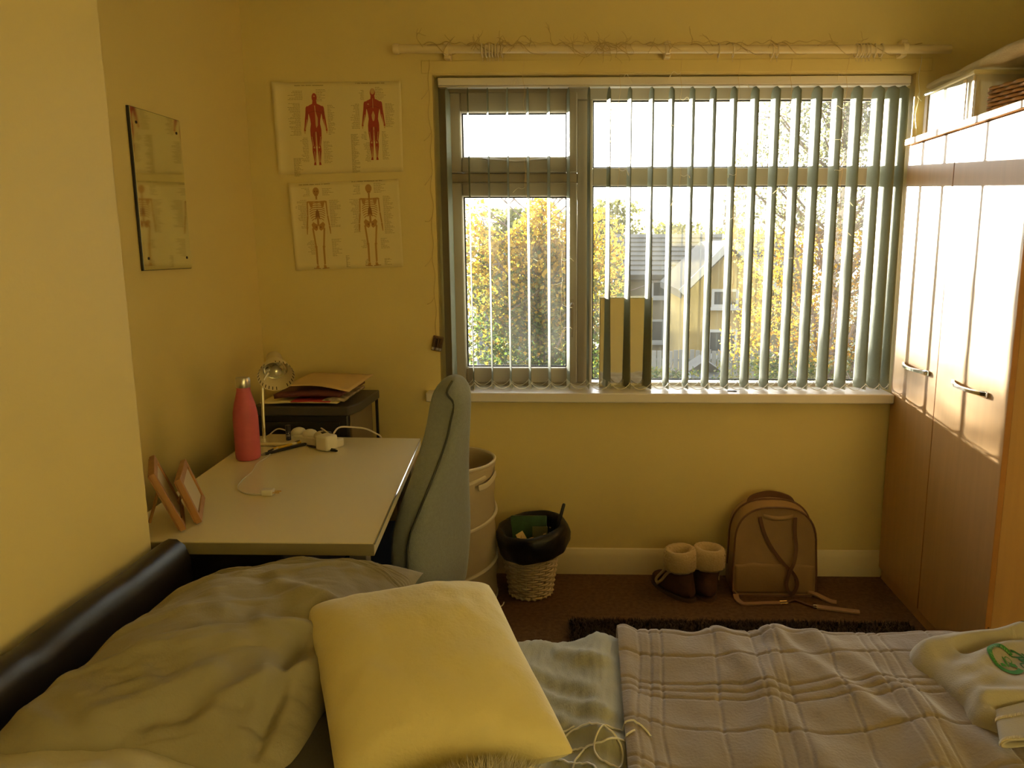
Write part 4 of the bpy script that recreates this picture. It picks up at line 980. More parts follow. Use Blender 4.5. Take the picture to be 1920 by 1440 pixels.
# ------------------------------------------------------------------ boots
M_suede = mat('dark_brown_suede', (0.085, 0.038, 0.022, 1), 0.9, var=0.15, scale=40, bump=0.3, bscale=200)
M_fleece = mat('cream_fleece', (0.62, 0.47, 0.26, 1), 0.95, bump=0.8, bscale=120, sheen=0.3)
M_sole = mat('tan_sole', (0.10, 0.06, 0.035, 1), 0.8)
M_lace = mat('cream_lace', (0.58, 0.46, 0.28, 1), 0.8)
def boot(label, cx, cy, yaw, lean):
    """slipper boot standing on its sole; toe along local +y"""
    t = thing('slipper_boot', label, 'boot', (cx, cy, 0), 'slipper boots by the backpack')
    R = Matrix.Translation((cx, cy, 0)) @ Matrix.Rotation(yaw, 4, 'Z')
    sh = Matrix.Rotation(lean, 4, 'Y')
    b = MB(); n = 28; vs = []
    levels = [(0.012, 0.050, 0.132, 0.055), (0.030, 0.055, 0.136, 0.056), (0.052, 0.053, 0.120, 0.046), (0.070, 0.050, 0.085, 0.022), (0.090, 0.050, 0.060, 0.004), (0.12, 0.051, 0.054, 0.0), (0.16, 0.053, 0.055, 0.0)]
    for z, rx_, ry_, oy in levels:
        for j in range(n):
            a = 2 * math.pi * j / n
            p = Vector((rx_ * math.cos(a) * (1 - 0.12 * max(0, math.sin(a)) * (ry_ > 0.08)), oy + ry_ * math.sin(a), z))
            vs.append(R @ (sh @ p if z > 0.08 else p))
    k = len(levels)
    b.add(vs, [(i * n + j, i * n + (j + 1) % n, (i + 1) * n + (j + 1) % n, (i + 1) * n + j) for i in range(k - 1) for j in range(n)] + [tuple(range(n - 1, -1, -1))])
    part('upper', b, M_suede, t, smooth=180, subsurf=1)
    so = MB(); so.prism([(0.052 * math.cos(2 * math.pi * j / n), 0.055 + 0.137 * math.sin(2 * math.pi * j / n)) for j in range(n)], lambda p: R @ Vector((p[0], p[1], 0)), lambda p: R @ Vector((p[0], p[1], 0.014)))
    part('sole', so, M_sole, t, smooth=50)
    prof = [(0.052, 0.125), (0.062, 0.120), (0.068, 0.130), (0.069, 0.155), (0.067, 0.185), (0.060, 0.204), (0.048, 0.206), (0.038, 0.195), (0.034, 0.17), (0.032, 0.12), (0.0, 0.10)]
    cf = MB(); cf.lathe(prof, (0, 0, 0), 36, None, caps=False, wob=lambda a, i: 0.06 * fbm(math.cos(a) * 3 + cx * 9, math.sin(a) * 3, i * 0.5) + 0.02 * math.sin(17 * a + i * 2))
    cf.v = [tuple(R @ (sh @ Vector(v))) for v in cf.v]
    cuff = part('fleece_cuff', cf, M_fleece, t, smooth=180)
    fr = MB(); r2_ = random.Random(int(cx * 1000))
    for _ in range(1300):
        a = r2_.uniform(0, 2 * math.pi); z = r2_.uniform(0.122, 0.206); rr = 0.066 if z < 0.19 else r2_.uniform(0.04, 0.062)
        p = R @ (sh @ Vector((rr * math.cos(a), rr * math.sin(a), z))); o = Vector((math.cos(a), math.sin(a), 0.4 + r2_.uniform(-0.6, 0.6))) * r2_.uniform(0.003, 0.007)
        o = R.to_3x3() @ o; s = Vector((r2_.uniform(-1, 1), r2_.uniform(-1, 1), r2_.uniform(-1, 1))) * 0.0016
        fr.add([p - s, p + s, p + o], [(0, 1, 2)])
    part('fleece_fibre', fr, M_fleece, cuff, smooth=None, kind='stuff')
    return t, R, sh
t, R, sh = boot('left brown suede slipper boot with cream fleece cuff and lacing on its side', 0.385, 2.985, math.radians(31), math.radians(-3))
for pts in ([(0.052, -0.012, 0.13), (0.058, 0.02, 0.10), (0.058, 0.055, 0.060), (0.056, 0.085, 0.035)], [(0.048, 0.03, 0.125), (0.053, 0.055, 0.095), (0.056, 0.085, 0.062), (0.054, 0.10, 0.04), (0.055, 0.085, 0.03)]):
    pts = [(-p[0], p[1], p[2]) for p in pts]
    part('lace', MB().tube([R @ p for p in smooth_pts(pts, 5)], 0.0062, 7), M_lace, t)
t, R, sh = boot('right brown suede slipper boot with cream fleece cuff next to the backpack', 0.486, 2.998, math.radians(4), math.radians(3))
part('side_tag', MB().box(0.0515, 0.0535, -0.012, -0.004, 0.065, 0.10, R), M_lace, t)

# ------------------------------------------------------------------ backpack
M_tan = mat('tan_leather', (0.40, 0.255, 0.125, 1), 0.55, var=0.06, scale=10, bump=0.15, bscale=150)
M_tand = mat('brown_strap_leather', (0.16, 0.075, 0.04, 1), 0.55)
M_tanl = mat('pale_pink_strap', (0.42, 0.25, 0.15, 1), 0.55)
bp = thing('backpack', 'tan leather backpack with crossed brown straps leaning on the wall beside the boots', 'backpack', (0.765, 3.06, 0))
cxp = 0.763
def outline(s, top, wid, zb=0.004):
    pts = []
    for k in range(9): pts.append((-wid + 0.02 + (2 * wid - 0.04) * k / 8, zb))
    def e(a): return (wid * 0.97 * math.copysign(abs(math.cos(a)) ** 0.75, math.cos(a)), top - 0.17 + 0.17 * abs(math.sin(a)) ** 0.75)
    pts += [(wid, zb + 0.02), (wid * 1.0, 0.10)]
    pts += [e(math.pi * k / 24) for k in range(25)]
    pts += [(-wid, 0.10), (-wid, zb + 0.02)]
    return pts
lay = [(2.990, 0.352, 0.150, 0.010), (2.984, 0.368, 0.166, 0.004), (3.002, 0.372, 0.170, 0.002), (3.06, 0.374, 0.174, 0.0), (3.125, 0.376, 0.172, 0.0), (3.140, 0.372, 0.166, 0.004), (3.142, 0.35, 0.15, 0.012)]
b = MB(); vs = []
for (y, top, wid, zb) in lay:
    for (x, z) in outline(0, top, wid, zb): vs.append(Vector((cxp + x, y + 0.06 * z, z)))
n = len(outline(0, .37, .17)); k = len(lay)
b.add(vs, [(i * n + j, i * n + (j + 1) % n, (i + 1) * n + (j + 1) % n, (i + 1) * n + j) for i in range(k - 1) for j in range(n)] + [tuple(range(n - 1, -1, -1)), tuple((k - 1) * n + j for j in range(n))])
part('body', b, M_tan, bp, smooth=50)
part('piping', MB().tube([Vector((cxp + x, 2.983 + 0.06 * z, z)) for x, z in outline(0, 0.372, 0.170, 0.003)], 0.0042, 6, close=True), M_tand, bp)
part('zip_tape', MB().tube([Vector((cxp + x, 3.075 + 0.06 * z, z + 0.001)) for x, z in outline(0, 0.377, 0.1752, 0.0)[10:-1]], 0.004, 6), M_tand, bp)
b = MB(); b.grid(lambda u, v: Vector((cxp + (u - 0.5) * 0.325, 2.9855 + 0.06 * (0.12 - 0.1 * v) - 0.009 * math.sin(math.pi * u) ** 0.8 * math.sin(math.pi * min(1, v * 1.05)) , 0.012 + 0.125 * (1 - v) + 0.012 * fbm(u * 3, 4.4) * (1 - v))), 20, 10)
part('lower_pocket', b, M_tan, bp, smooth=180, solid=0.002)
b = MB(); b.grid(lambda u, v: Vector((cxp + 0.01 + (u - 0.5) * 0.12, 3.008 - 0.009 * math.sin(math.pi * v) * math.sin(math.pi * u), 0.324 + 0.020 * v - 0.010 * math.sin(math.pi * u))), 10, 6)
part('top_gusset', b, M_tan, bp, smooth=180)
hb = MB(); hb.ribbon(smooth_pts([(cxp - 0.085, 3.11, 0.350), (cxp - 0.07, 3.12, 0.374), (cxp, 3.13, 0.388), (cxp + 0.07, 3.12, 0.374), (cxp + 0.09, 3.11, 0.350)], 6), 0.03, 0.006, (0, 1, 0.2))
part('top_handle', hb, M_tand, bp)
def on_front(px_, z): return Vector((px_, 2.977 + 0.06 * z, z))
st1 = [(0.697, 0.335), (0.715, 0.27), (0.752, 0.20), (0.800, 0.14), (0.835, 0.105), (0.852, 0.07), (0.848, 0.04), (0.835, 0.018)]
st2 = [(0.837, 0.335), (0.838, 0.27), (0.845, 0.21), (0.836, 0.155), (0.818, 0.11), (0.808, 0.065), (0.815, 0.035), (0.832, 0.014)]
for st_, off in ((st1, 0.0), (st2, 0.005)):
    part('shoulder_strap', MB().ribbon(smooth_pts([on_front(x, z) - Vector((0, off + (0.012 if z < 0.2 else 0.0), 0)) for x, z in st_] , 5), 0.013, 0.004, (0, 1, 0)), M_tand, bp)
part('floor_strap', MB().ribbon(smooth_pts([(0.606, 2.972, 0.012), (0.606, 2.940, 0.006), (0.622, 2.906, 0.005), (0.66, 2.905, 0.005), (0.72, 2.912, 0.005), (0.775, 2.915, 0.005)], 5), 0.022, 0.005), M_tanl, bp)
bk2 = part('buckle', MB().tube([(0.772, 2.905, 0.007), (0.803, 2.907, 0.007), (0.803, 2.925, 0.007), (0.772, 2.923, 0.007)], 0.0028, 6, close=True), M_brass, bp)
part('floor_strap', MB().ribbon(smooth_pts([(0.80, 2.914, 0.005), (0.825, 2.935, 0.006), (0.845, 2.935, 0.006), (0.875, 2.90, 0.006), (0.900, 2.882, 0.006)], 5), 0.009, 0.004), M_tand, bp)
part('buckle', MB().tube([(0.893, 2.872, 0.007), (0.916, 2.868, 0.007), (0.920, 2.888, 0.007), (0.897, 2.892, 0.007)], 0.0028, 6, close=True), M_chrome, bp)
part('floor_strap', MB().ribbon(smooth_pts([(0.908, 2.880, 0.006), (0.96, 2.866, 0.006), (1.03, 2.846, 0.006), (1.062, 2.838, 0.006)], 5), 0.028, 0.007), M_tanl, bp)
part('floor_strap', MB().ribbon(smooth_pts([(0.905, 2.985, 0.022), (0.935, 2.965, 0.016), (0.975, 2.935, 0.006), (1.000, 2.925, 0.005)], 5), 0.026, 0.006), M_tanl, bp)

# ------------------------------------------------------------------ shaggy rug
M_rug = mat('dark_brown_shag', (0.060, 0.038, 0.024, 1), 0.95, var=0.3, scale=30)
rg = thing('shaggy_rug', 'dark brown shaggy rug on the carpet along the far side of the bed', 'rug', (0.58, 2.3, 0))
part('backing', MB().box(-0.06, 1.20, 1.82, 2.70, 0.001, 0.010), M_rug, rg)
b = MB(); r3_ = random.Random(5)
vs = []; fs = []
for _ in range(26000):
    x = r3_.uniform(-0.065, 1.205); y = 2.72 - 0.92 * r3_.random() ** 1.7
    h = r3_.uniform(0.02, 0.034); a = r3_.uniform(0, 6.28); l = r3_.uniform(0.004, 0.02); w = 0.0022
    dx, dy = math.cos(a), math.sin(a); k = len(vs)
    vs += [(x - dy * w, y + dx * w, 0.008), (x + dy * w, y - dx * w, 0.008), (x + dx * l * 0.4 + dy * w, y + dy * l * 0.4 - dx * w, h * 0.75), (x + dx * l * 0.4 - dy * w, y + dy * l * 0.4 + dx * w, h * 0.75), (x + dx * l, y + dy * l, h)]
    fs += [(k, k + 1, k + 2, k + 3), (k + 3, k + 2, k + 4)]
b.add(vs, fs)
part('pile', b, M_rug, rg, smooth=None, kind='stuff')

# ------------------------------------------------------------------ bed
M_leather = mat('black_leather', (0.022, 0.018, 0.016, 1), 0.32, var=0.2, scale=6, bump=0.06, bscale=120, spec=0.5)
M_sheet = mat('dark_grey_sheet', (0.085, 0.085, 0.075, 1), 0.9, bump=0.3, bscale=60)
bd = thing('bed', 'bed with a black leather headboard and dark grey sheet against the chimney breast', 'bed', (0.08, 1.0, 0))
part('base', MB().box(-0.92, 1.12, 0.36, 1.62, 0.06, 0.27), M_leather, bd, bevel=0.02)
b = MB(); b.grid(lambda u, v: Vector((-0.925 + 2.055 * u, 0.35 + 1.28 * v, 0.503 + 0.006 * fbm(u * 6, v * 4) + 0.012 * fbm(u * 3 + 5, v * 3))), 60, 40)
b.box(-0.925, 1.13, 0.35, 1.63, 0.27, 0.500)
part('mattress', b, M_sheet, bd, smooth=50)
hbp = [(-0.993, 0.02), (-0.935, 0.02), (-0.930, 0.50), (-0.918, 0.60), (-0.913, 0.665), (-0.916, 0.705), (-0.926, 0.732), (-0.943, 0.745), (-0.962, 0.746), (-0.980, 0.735), (-0.992, 0.715)]
b = MB(); nn = 36; vs = []
for i in range(nn + 1):
    y = 0.25 + (1.668 - 0.25) * i / nn
    pinch = 1 - 0.010 * math.exp(-((y - 1.20) / 0.012) ** 2) - 0.010 * math.exp(-((y - 1.45) / 0.012) ** 2)
    for (x, z) in hbp: vs.append((-0.955 + (x + 0.955) * (1 + 0.06 * fbm(y * 9, z * 7)) if z > 0.55 and x > -0.95 else x, y, z * pinch + (0.004 * fbm(y * 7, x * 9) if z > 0.6 else 0)))
np_ = len(hbp)
b.add(vs, [(i * np_ + j, i * np_ + (j + 1) % np_, (i + 1) * np_ + (j + 1) % np_, (i + 1) * np_ + j) for i in range(nn) for j in range(np_)] + [tuple(range(np_ - 1, -1, -1)), tuple(nn * np_ + j for j in range(np_))])
part('headboard', b, M_leather, bd, smooth=50)
for x, y in ((-0.88, 0.40), (1.08, 0.40), (-0.88, 1.58), (1.08, 1.58)):
    part('leg', MB().lathe([(0.018, 0.0), (0.025, 0.06)], (x, y, 0), 12), M_black, bd)

def bed_sheet(x0, x1, ztop, yedge, rad, drop, nu, nv, hfun, y0=0.33):
    """a cover lying on the bed: flat on top, rounding over the far edge and hanging down"""
    L1 = yedge - rad - y0; L2 = rad * math.pi / 2; L3 = drop; LT = L1 + L2 + L3
    def f(u, v):
        s = v * LT; x = x0 + (x1 - x0) * u
        h = hfun(x, s)
        if s < L1: p = Vector((x, y0 + s, ztop)); n = Vector((0, 0, 1))
        elif s < L1 + L2:
            a = (s - L1) / rad; p = Vector((x, yedge - rad + rad * math.sin(a), ztop - rad + rad * math.cos(a))); n = Vector((0, math.sin(a), math.cos(a)))
        else: p = Vector((x, yedge, ztop - rad - (s - L1 - L2))); n = Vector((0, 1, 0))
        return p + n * h
    b = MB(); b.grid(f, nu, nv); return b
M_duvet = mat('grey_green_seersucker', (0.40, 0.385, 0.27, 1), 0.9, var=0.05, scale=25, bump=0.25, bscale=180, stretch=(2.5, 1, 1))
def ridge0(x, y, p, q, w, h):
    dx, dy = q[0] - p[0], q[1] - p[1]; t = max(0, min(1, ((x - p[0]) * dx + (y - p[1]) * dy) / (dx * dx + dy * dy)))
    return h * math.exp(-(math.hypot(x - p[0] - t * dx, y - p[1] - t * dy) / w) ** 2)
def hd(x, s):
    y = 0.33 + s
    w = 0.010 * fbm(x * 3.1 + 1, y * 2.3, 0.3) + 0.0010 * math.sin((x + 0.05 * fbm(x * 5, y * 5)) * 330) + 0.004 * fbm(x * 22, y * 14, 5) + 0.004 * fbm(x * 9 + y * 8, y * 3 - x * 4, 6.0)
    w += ridge0(x, y, (-0.16, 1.52), (0.0, 1.40), 0.022, 0.012) + ridge0(x, y, (-0.13, 1.42), (0.04, 1.31), 0.020, 0.014) + ridge0(x, y, (-0.08, 1.33), (0.06, 1.22), 0.022, 0.012) + ridge0(x, y, (-0.05, 1.56), (0.03, 1.50), 0.02, 0.012)
    return w + 0.02 * sstep(-0.1, 0.02, x) * math.exp(-((x - 0.03) / 0.05) ** 2)
b = bed_sheet(-0.33, 1.10, 0.528, 1.655, 0.055, 0.21, 260, 130, hd)
single('duvet', b, M_duvet, 'grey green crinkled duvet showing between the cream cushion and the mauve blanket', 'duvet', (0.4, 1.0, 0.55), smooth=180, solid=0.018)
M_blank = mat('mauve_fleece', (0.29, 0.23, 0.165, 1), 0.95, var=0.05, scale=12, bump=0.35, bscale=160, sheen=0.5, spec=0.15)
xl = [0.10, 0.125, 0.15, 0.26, 0.345, 0.37, 0.395, 0.50, 0.585, 0.61, 0.635, 0.74, 0.825, 0.85, 0.875, 0.98, 1.06]
sl = [0.13, 0.22, 0.245, 0.27, 0.40, 0.51, 0.535, 0.56, 0.69, 0.80, 0.825, 0.85, 0.965, 1.06, 1.085, 1.11, 1.21, 1.30, 1.325, 1.35, 1.46]
def hb_(x, s):
    xx = x + 0.012 * fbm(x * 3, s * 3, 9) - 0.06 * (s - 1.0); ss = s + 0.016 * fbm(x * 4, s * 2, 4) + 0.02 * math.sin(x * 4)
    g = 0.0
    dx = min(abs(xx - q) for q in xl); ds = min(abs(ss - q) for q in sl)
    if dx < 0.0055: g -= 0.0034 * (1 - dx / 0.0055)
    if ds < 0.0060: g -= 0.0034 * (1 - ds / 0.0060)
    y = 0.33 + s
    w = 0.013 * fbm(x * 2.6 + 4, y * 2.1, 1.3) + 0.008 * fbm(x * 7, y * 6, 3.1) + 0.010 * math.exp(-((x - 0.30 - (1.6 - y) * 0.25) / 0.03) ** 2) + ridge0(x, y, (0.50, 1.60), (0.72, 1.15), 0.03, 0.012) + ridge0(x, y, (0.40, 1.63), (0.56, 1.30), 0.022, 0.009) + 0.013 * math.exp(-((x - 0.42 - (1.6 - y) * -0.30) / 0.03) ** 2) + 0.016 * math.exp(-((x - 0.60 - (1.25 - y) * -0.2) / 0.035) ** 2) * sstep(1.55, 1.25, y) - 0.012 * math.exp(-((x - 0.66 - (1.25 - y) * -0.15) / 0.025) ** 2) * sstep(1.4, 1.2, y)
    edge = 0.010 * math.exp(-((x - 0.085) / 0.02) ** 2)
    return w + g + edge
b = bed_sheet(0.068, 1.20, 0.553, 1.668, 0.055, 0.20, 480, 420, hb_)
single('blanket', b, M_blank, 'mauve grey fleece blanket embossed with a checked pattern spread on the bed', 'blanket', (0.6, 1.0, 0.59), smooth=180, solid=0.012)

# pillows and cushions
def pillow_mesh(c, ex, ey, en, thick, nu, nv, wr, corner=0.10, pw=2.4, exy=(0, 0, 0), rnd_=0.0):
    """ex, ey: half axes; en: unit normal; both faces of a stuffed bag with pulled-out corners"""
    c, ex, ey, en, exy = Vector(c), Vector(ex), Vector(ey), Vector(en).normalized(), Vector(exy)
    b = MB()
    for side in (1, -1):
        def f(u, v, side=side):
            a = u * 2 - 1; d = v * 2 - 1
            rc = 1 - rnd_ * (a * a * d * d) ** 2
            sx = rc * a * (1 - corner * (1 - d * d) * abs(a) ** 3 * 0.9); sy = rc * d * (1 - corner * (1 - a * a) * abs(d) ** 3 * 0.9)
            t = max(0.0, (1 - abs(a) ** pw) * (1 - abs(d) ** pw)) ** 0.5
            h = side * thick * t
            w = wr(a, d) * min(1.0, t * 2.2) if side > 0 else 0
            return c + ex * sx + ey * sy + exy * (sx * sy) + en * (h + w)
        b.grid(f, nu, nv)
    return b
M_pil = mat('olive_grey_cotton', (0.31, 0.275, 0.18, 1), 0.85, var=0.03, scale=14, bump=0.2, bscale=220, sheen=0.1)
PA, PB, PC, PD = Vector((-0.905, 0.96, 0.665)), Vector((-0.865, 1.595, 0.672)), Vector((-0.385, 1.705, 0.652)), Vector((-0.445, 1.01, 0.605))
pc = (PA + PB + PC + PD) / 4; ex = (PC + PD - PA - PB) / 4; ey = (PB + PC - PA - PD) / 4; exy = (PA + PC - PB - PD) / 4; en = ex.cross(ey).normalized()
def wr1(a, d):
    w = 0.016 * fbm(a * 1.6 + d * 1.2, d * 1.9, 1.1) + 0.018 * max(0, fbm(a * 1.4 - d * 4.2, d * 1.2 + a, 4.0)) + 0.003 * fbm(a * 4, d * 6, 2.0)
    w += ridge0(a, d, (0.95, -0.05), (0.1, 0.30), 0.07, 0.016) + ridge0(a, d, (0.95, -0.15), (0.25, -0.15), 0.06, 0.014) + ridge0(a, d, (0.9, -0.30), (0.35, -0.75), 0.08, 0.016) - ridge0(a, d, (0.62, -0.25), (0.72, -0.85), 0.06, 0.020) + ridge0(a, d, (0.2, -0.55), (-0.3, -0.85), 0.08, 0.014) - ridge0(a, d, (0.0, -0.82), (0.5, -0.70), 0.05, 0.012) + ridge0(a, d, (-0.85, -0.75), (-0.45, -0.95), 0.06, 0.014)
    w += 0
    # row of pintucks near the far end
    dd = d - 0.76 + 0.03 * a
    if abs(dd) < 0.085: w += 0.010 * (abs(math.sin(dd * math.pi / 0.034)) ** 0.5) - 0.006
    return w
b = pillow_mesh(pc, ex, ey, en, 0.112, 90, 320, wr1, 0.09, 2.2, exy)
pl = single('pillow', b, M_pil, 'large olive grey pillow with a row of pintucks leaning on the headboard', 'pillow', tuple(pc), smooth=180)
pc2 = Vector((-0.78, 0.850, 0.612)); 
b = pillow_mesh(pc2, (0.30, 0.03, -0.02), (-0.02, 0.23, 0.004), (0.05, 0, 1), 0.085, 60, 50, lambda a, d: 0.012 * fbm(a * 3, d * 3, 6.6), 0.08)
single('pillow', b, mat('pale_grey_cotton', (0.58, 0.54, 0.41, 1), 0.85, bump=0.2, bscale=200), 'pale grey pillow in the near corner of the bed below the olive one', 'pillow', tuple(pc2), smooth=180)
pc3 = Vector((-0.500, 1.16, 0.572))
b = pillow_mesh(pc3, (0.20, 0.0, 0.01), (0.0, 0.30, 0.0), (0, 0, 1), 0.055, 40, 40, lambda a, d: 0.006 * fbm(a * 3, d * 3, 2.6), 0.08)
single('pillow', b, mat('charcoal_cotton', (0.05, 0.048, 0.044, 1), 0.9, bump=0.2, bscale=200), 'charcoal grey pillow squeezed between the olive pillow and the cream cushion', 'pillow', tuple(pc3), smooth=180)
M_cush = mat('cream_plush', (0.72, 0.62, 0.31, 1), 0.95, var=0.02, scale=5, bump=0.25, bscale=180, sheen=0.6, spec=0.1)
TL, TR, BR = Vector((-0.545, 1.366, 0.728)), Vector((-0.190, 1.435, 0.752)), Vector((-0.010, 1.065, 0.640))
BL = TL + BR - TR; cc = (TL + BR) / 2; ex = (TR - TL) / 2; ey = (TL - BL) / 2; en = ex.cross(ey).normalized()
b = pillow_mesh(cc, ex * 1.0, ey * 1.0, en, 0.082, 80, 80, lambda a, d: 0.006 * fbm(a * 1.5, d * 1.5, 3.3) + 0.0015 * fbm(a * 5, d * 5, 1.3), 0.06, 3.0, rnd_=0.035)
single('cushion', b, M_cush, 'square cream plush cushion propped on the pillows in the foreground', 'cushion', tuple(cc), smooth=180)
M_fur = mat('white_faux_fur', (0.72, 0.66, 0.50, 1), 0.9, sheen=0.3)
fc = Vector((-0.140, 0.945, 0.572))
ff = thing('fluffy_cushion', 'white fluffy faux fur cushion peeping over the bottom edge in front of the cream cushion', 'cushion', tuple(fc))
part('core', MB().ellipsoid(fc, 0.14, 0.12, 0.10, 24, 14), M_fur, ff, smooth=180)
b = MB(); r4_ = random.Random(9); vs = []; fs = []
for _ in range(9000):
    z = r4_.uniform(-0.2, 1); a = r4_.uniform(0, 6.283); q = math.sqrt(max(0, 1 - z * z))
    nrm = Vector((q * math.cos(a), q * math.sin(a), z)); p = fc + Vector((nrm.x * 0.138, nrm.y * 0.118, nrm.z * 0.098))
    dr_ = (nrm + Vector((r4_.gauss(0, .45), r4_.gauss(0, .45), r4_.gauss(0, .45)))).normalized(); l = r4_.uniform(0.018, 0.034)
    s = nrm.cross(dr_); s = s.normalized() * 0.0006 if s.length > 1e-4 else Vector((0.0006, 0, 0)); k = len(vs)
    m_ = p + dr_ * l * 0.5 + Vector((0, 0, 0.001)); e_ = p + dr_ * l - Vector((0, 0, 0.005))
    vs += [p - s, p + s, m_ + s * 0.8, m_ - s * 0.8, e_]; fs += [(k, k + 1, k + 2, k + 3), (k + 3, k + 2, k + 4)]
b.add(vs, fs); part('fur', b, M_fur, ff, smooth=None, kind='stuff')

# white earphone cable on the duvet
def on_bed(x, y, lift=0.0): return Vector((x, y, 0.528 + hd(x, y - 0.33) + 0.002 + lift)) if x < 0.07 else Vector((x, y, 0.553 + hb_(x, y - 0.33) + 0.002 + lift))
ep = thing('earphones', 'tangled white earphone cable lying across the duvet and blanket edge', 'earphones', (0.03, 1.2, 0.57))
loopA = [(0.115, 1.245), (0.085, 1.268), (0.045, 1.262), (0.015, 1.225), (0.020, 1.185), (0.052, 1.165), (0.062, 1.20), (0.045, 1.235), (0.01, 1.262), (-0.03, 1.268), (-0.045, 1.245), (-0.03, 1.222), (-0.005, 1.218), (-0.02, 1.19), (-0.022, 1.16), (0.0, 1.14), (0.03, 1.125), (0.055, 1.09)]
loopB = [(-0.022, 1.275), (-0.055, 1.268), (-0.078, 1.238), (-0.06, 1.212), (-0.03, 1.19), (0.005, 1.175), (0.02, 1.15), (0.045, 1.11), (0.05, 1.06)]
loopC = [(-0.005, 1.218), (0.03, 1.218), (0.06, 1.225), (0.085, 1.24)]
for lp_ in (loopA, loopB, loopC):
    part('cable', MB().tube([on_bed(p.x, p.y, 0.002 * abs(fbm(p.x * 20, p.y * 20))) for p in smooth_pts([(x, y, 0) for x, y in lp_], 8)], 0.0019, 6), M_white, ep)
part('earbud', MB().ellipsoid(on_bed(0.050, 1.055, 0.005), 0.007, 0.009, 0.006, 12, 8), M_white, ep)

# ------------------------------------------------------------------ sweatshirt thrown on the bed
M_sw = mat('oatmeal_jersey', (0.42, 0.375, 0.28, 1), 0.95, var=0.03, scale=30, bump=0.25, bscale=300)
sw = thing('sweatshirt', 'crumpled oatmeal sweatshirt with a green printed badge thrown on the blanket', 'sweatshirt', (0.9, 1.35, 0.6))
outl = [(0.668, 1.480), (0.684, 1.530), (0.738, 1.572), (0.831, 1.597), (0.922, 1.612), (1.06, 1.62), (1.22, 1.60), (1.25, 1.42), (1.22, 1.24), (1.00, 1.215), (0.86, 1.225), (0.77, 1.240), (0.712, 1.270), (0.700, 1.302), (0.706, 1.338), (0.697, 1.376), (0.688, 1.430)]
outl = [(p.x, p.y) for p in smooth_pts([(x, y, 0) for x, y in outl], 3, close=True)]
def sdf(x, y):
    ins = False; dmin = 9; n = len(outl)
    for i in range(n):
        x0, y0 = outl[i]; x1, y1 = outl[(i + 1) % n]
        if (y0 > y) != (y1 > y) and x < (x1 - x0) * (y - y0) / (y1 - y0) + x0: ins = not ins
        dx, dy = x1 - x0, y1 - y0; t = max(0, min(1, ((x - x0) * dx + (y - y0) * dy) / (dx * dx + dy * dy + 1e-12)))
        dmin = min(dmin, math.hypot(x - x0 - t * dx, y - y0 - t * dy))
    return dmin if ins else -dmin
def ridge(x, y, p, q, w, h, tip=0.1):
    dx, dy = q[0] - p[0], q[1] - p[1]; L2_ = dx * dx + dy * dy
    t = ((x - p[0]) * dx + (y - p[1]) * dy) / L2_; tt = max(0, min(1, t)); d = math.hypot(x - p[0] - tt * dx, y - p[1] - tt * dy)
    return h * math.exp(-(d / w) ** 2)
def zsw(x, y):
    d = sdf(x, y)
    e_ = 1 - max(0.0, 1 - max(d, 0) / 0.035) ** 2
    h = 0.030 * math.sqrt(max(0.0, e_))
    h += e_ * (ridge(x, y, (0.70, 1.50), (1.0, 1.585), 0.028, 0.018) - ridge(x, y, (0.775, 1.495), (0.905, 1.538), 0.015, 0.020) + ridge(x, y, (0.755, 1.42), (0.93, 1.555), 0.024, 0.015)
              + ridge(x, y, (0.72, 1.36), (0.79, 1.40), 0.02, 0.010) + ridge(x, y, (0.722, 1.325), (0.98, 1.330), 0.020, 0.013) - ridge(x, y, (0.745, 1.296), (0.95, 1.298), 0.012, 0.010) + ridge(x, y, (0.80, 1.37), (0.95, 1.375), 0.02, 0.006) + 0.006 * fbm(x * 6, y * 7, 3))
    if d < 0: return 0.556 + 6.0 * max(d, -0.006)
    return 0.556 + 0.6 * hb_(min(max(x, 0.1), 1.2), max(0, y - 0.33)) * 0 + max(h, 0.0)
nu_, nv_ = 190, 150; X0, X1, Y0, Y1 = 0.63, 1.28, 1.13, 1.62
idx = {}; vs = []; fs = []
for j in range(nv_ + 1):
    for i in range(nu_ + 1):
        x = X0 + (X1 - X0) * i / nu_; y = Y0 + (Y1 - Y0) * j / nv_
        if sdf(x, y) > -0.009: idx[(i, j)] = len(vs); vs.append((x, y, zsw(x, y)))
for j in range(nv_):
    for i in range(nu_):
        q = [(i, j), (i + 1, j), (i + 1, j + 1), (i, j + 1)]
        if all(p in idx for p in q): fs.append(tuple(idx[p] for p in q))
b = MB(); b.add(vs, fs)
part('body', b, M_sw, sw, smooth=180)
# rolled sleeve end with its ribbed cuff
slv = smooth_pts([(0.86, 1.262, 0.617), (0.83, 1.225, 0.612), (0.775, 1.187, 0.607)], 6)
Ms = MB()
def sleeve(pts, wid, hgt):
    b = MB(); P = [Vector(p) for p in pts]; vs = []; n = 20; k = len(P)
    for i in range(k):
        t = (P[min(i + 1, k - 1)] - P[max(i - 1, 0)]).normalized(); a = t.cross(Vector((0, 0, 1))).normalized(); u = a.cross(t)
        for j in range(n):
            an = 2 * math.pi * j / n; vs.append(P[i] + a * wid[i] * math.cos(an) + u * hgt[i] * math.sin(an) * (1 + 0.1 * math.sin(3 * an)))
    b.add(vs, [(i * n + j, i * n + (j + 1) % n, (i + 1) * n + (j + 1) % n, (i + 1) * n + j) for i in range(k - 1) for j in range(n)]); return b
def hem_roll(pts, r0, label=None):
    return MB().tube(smooth_pts(pts, 6), r0, 12)
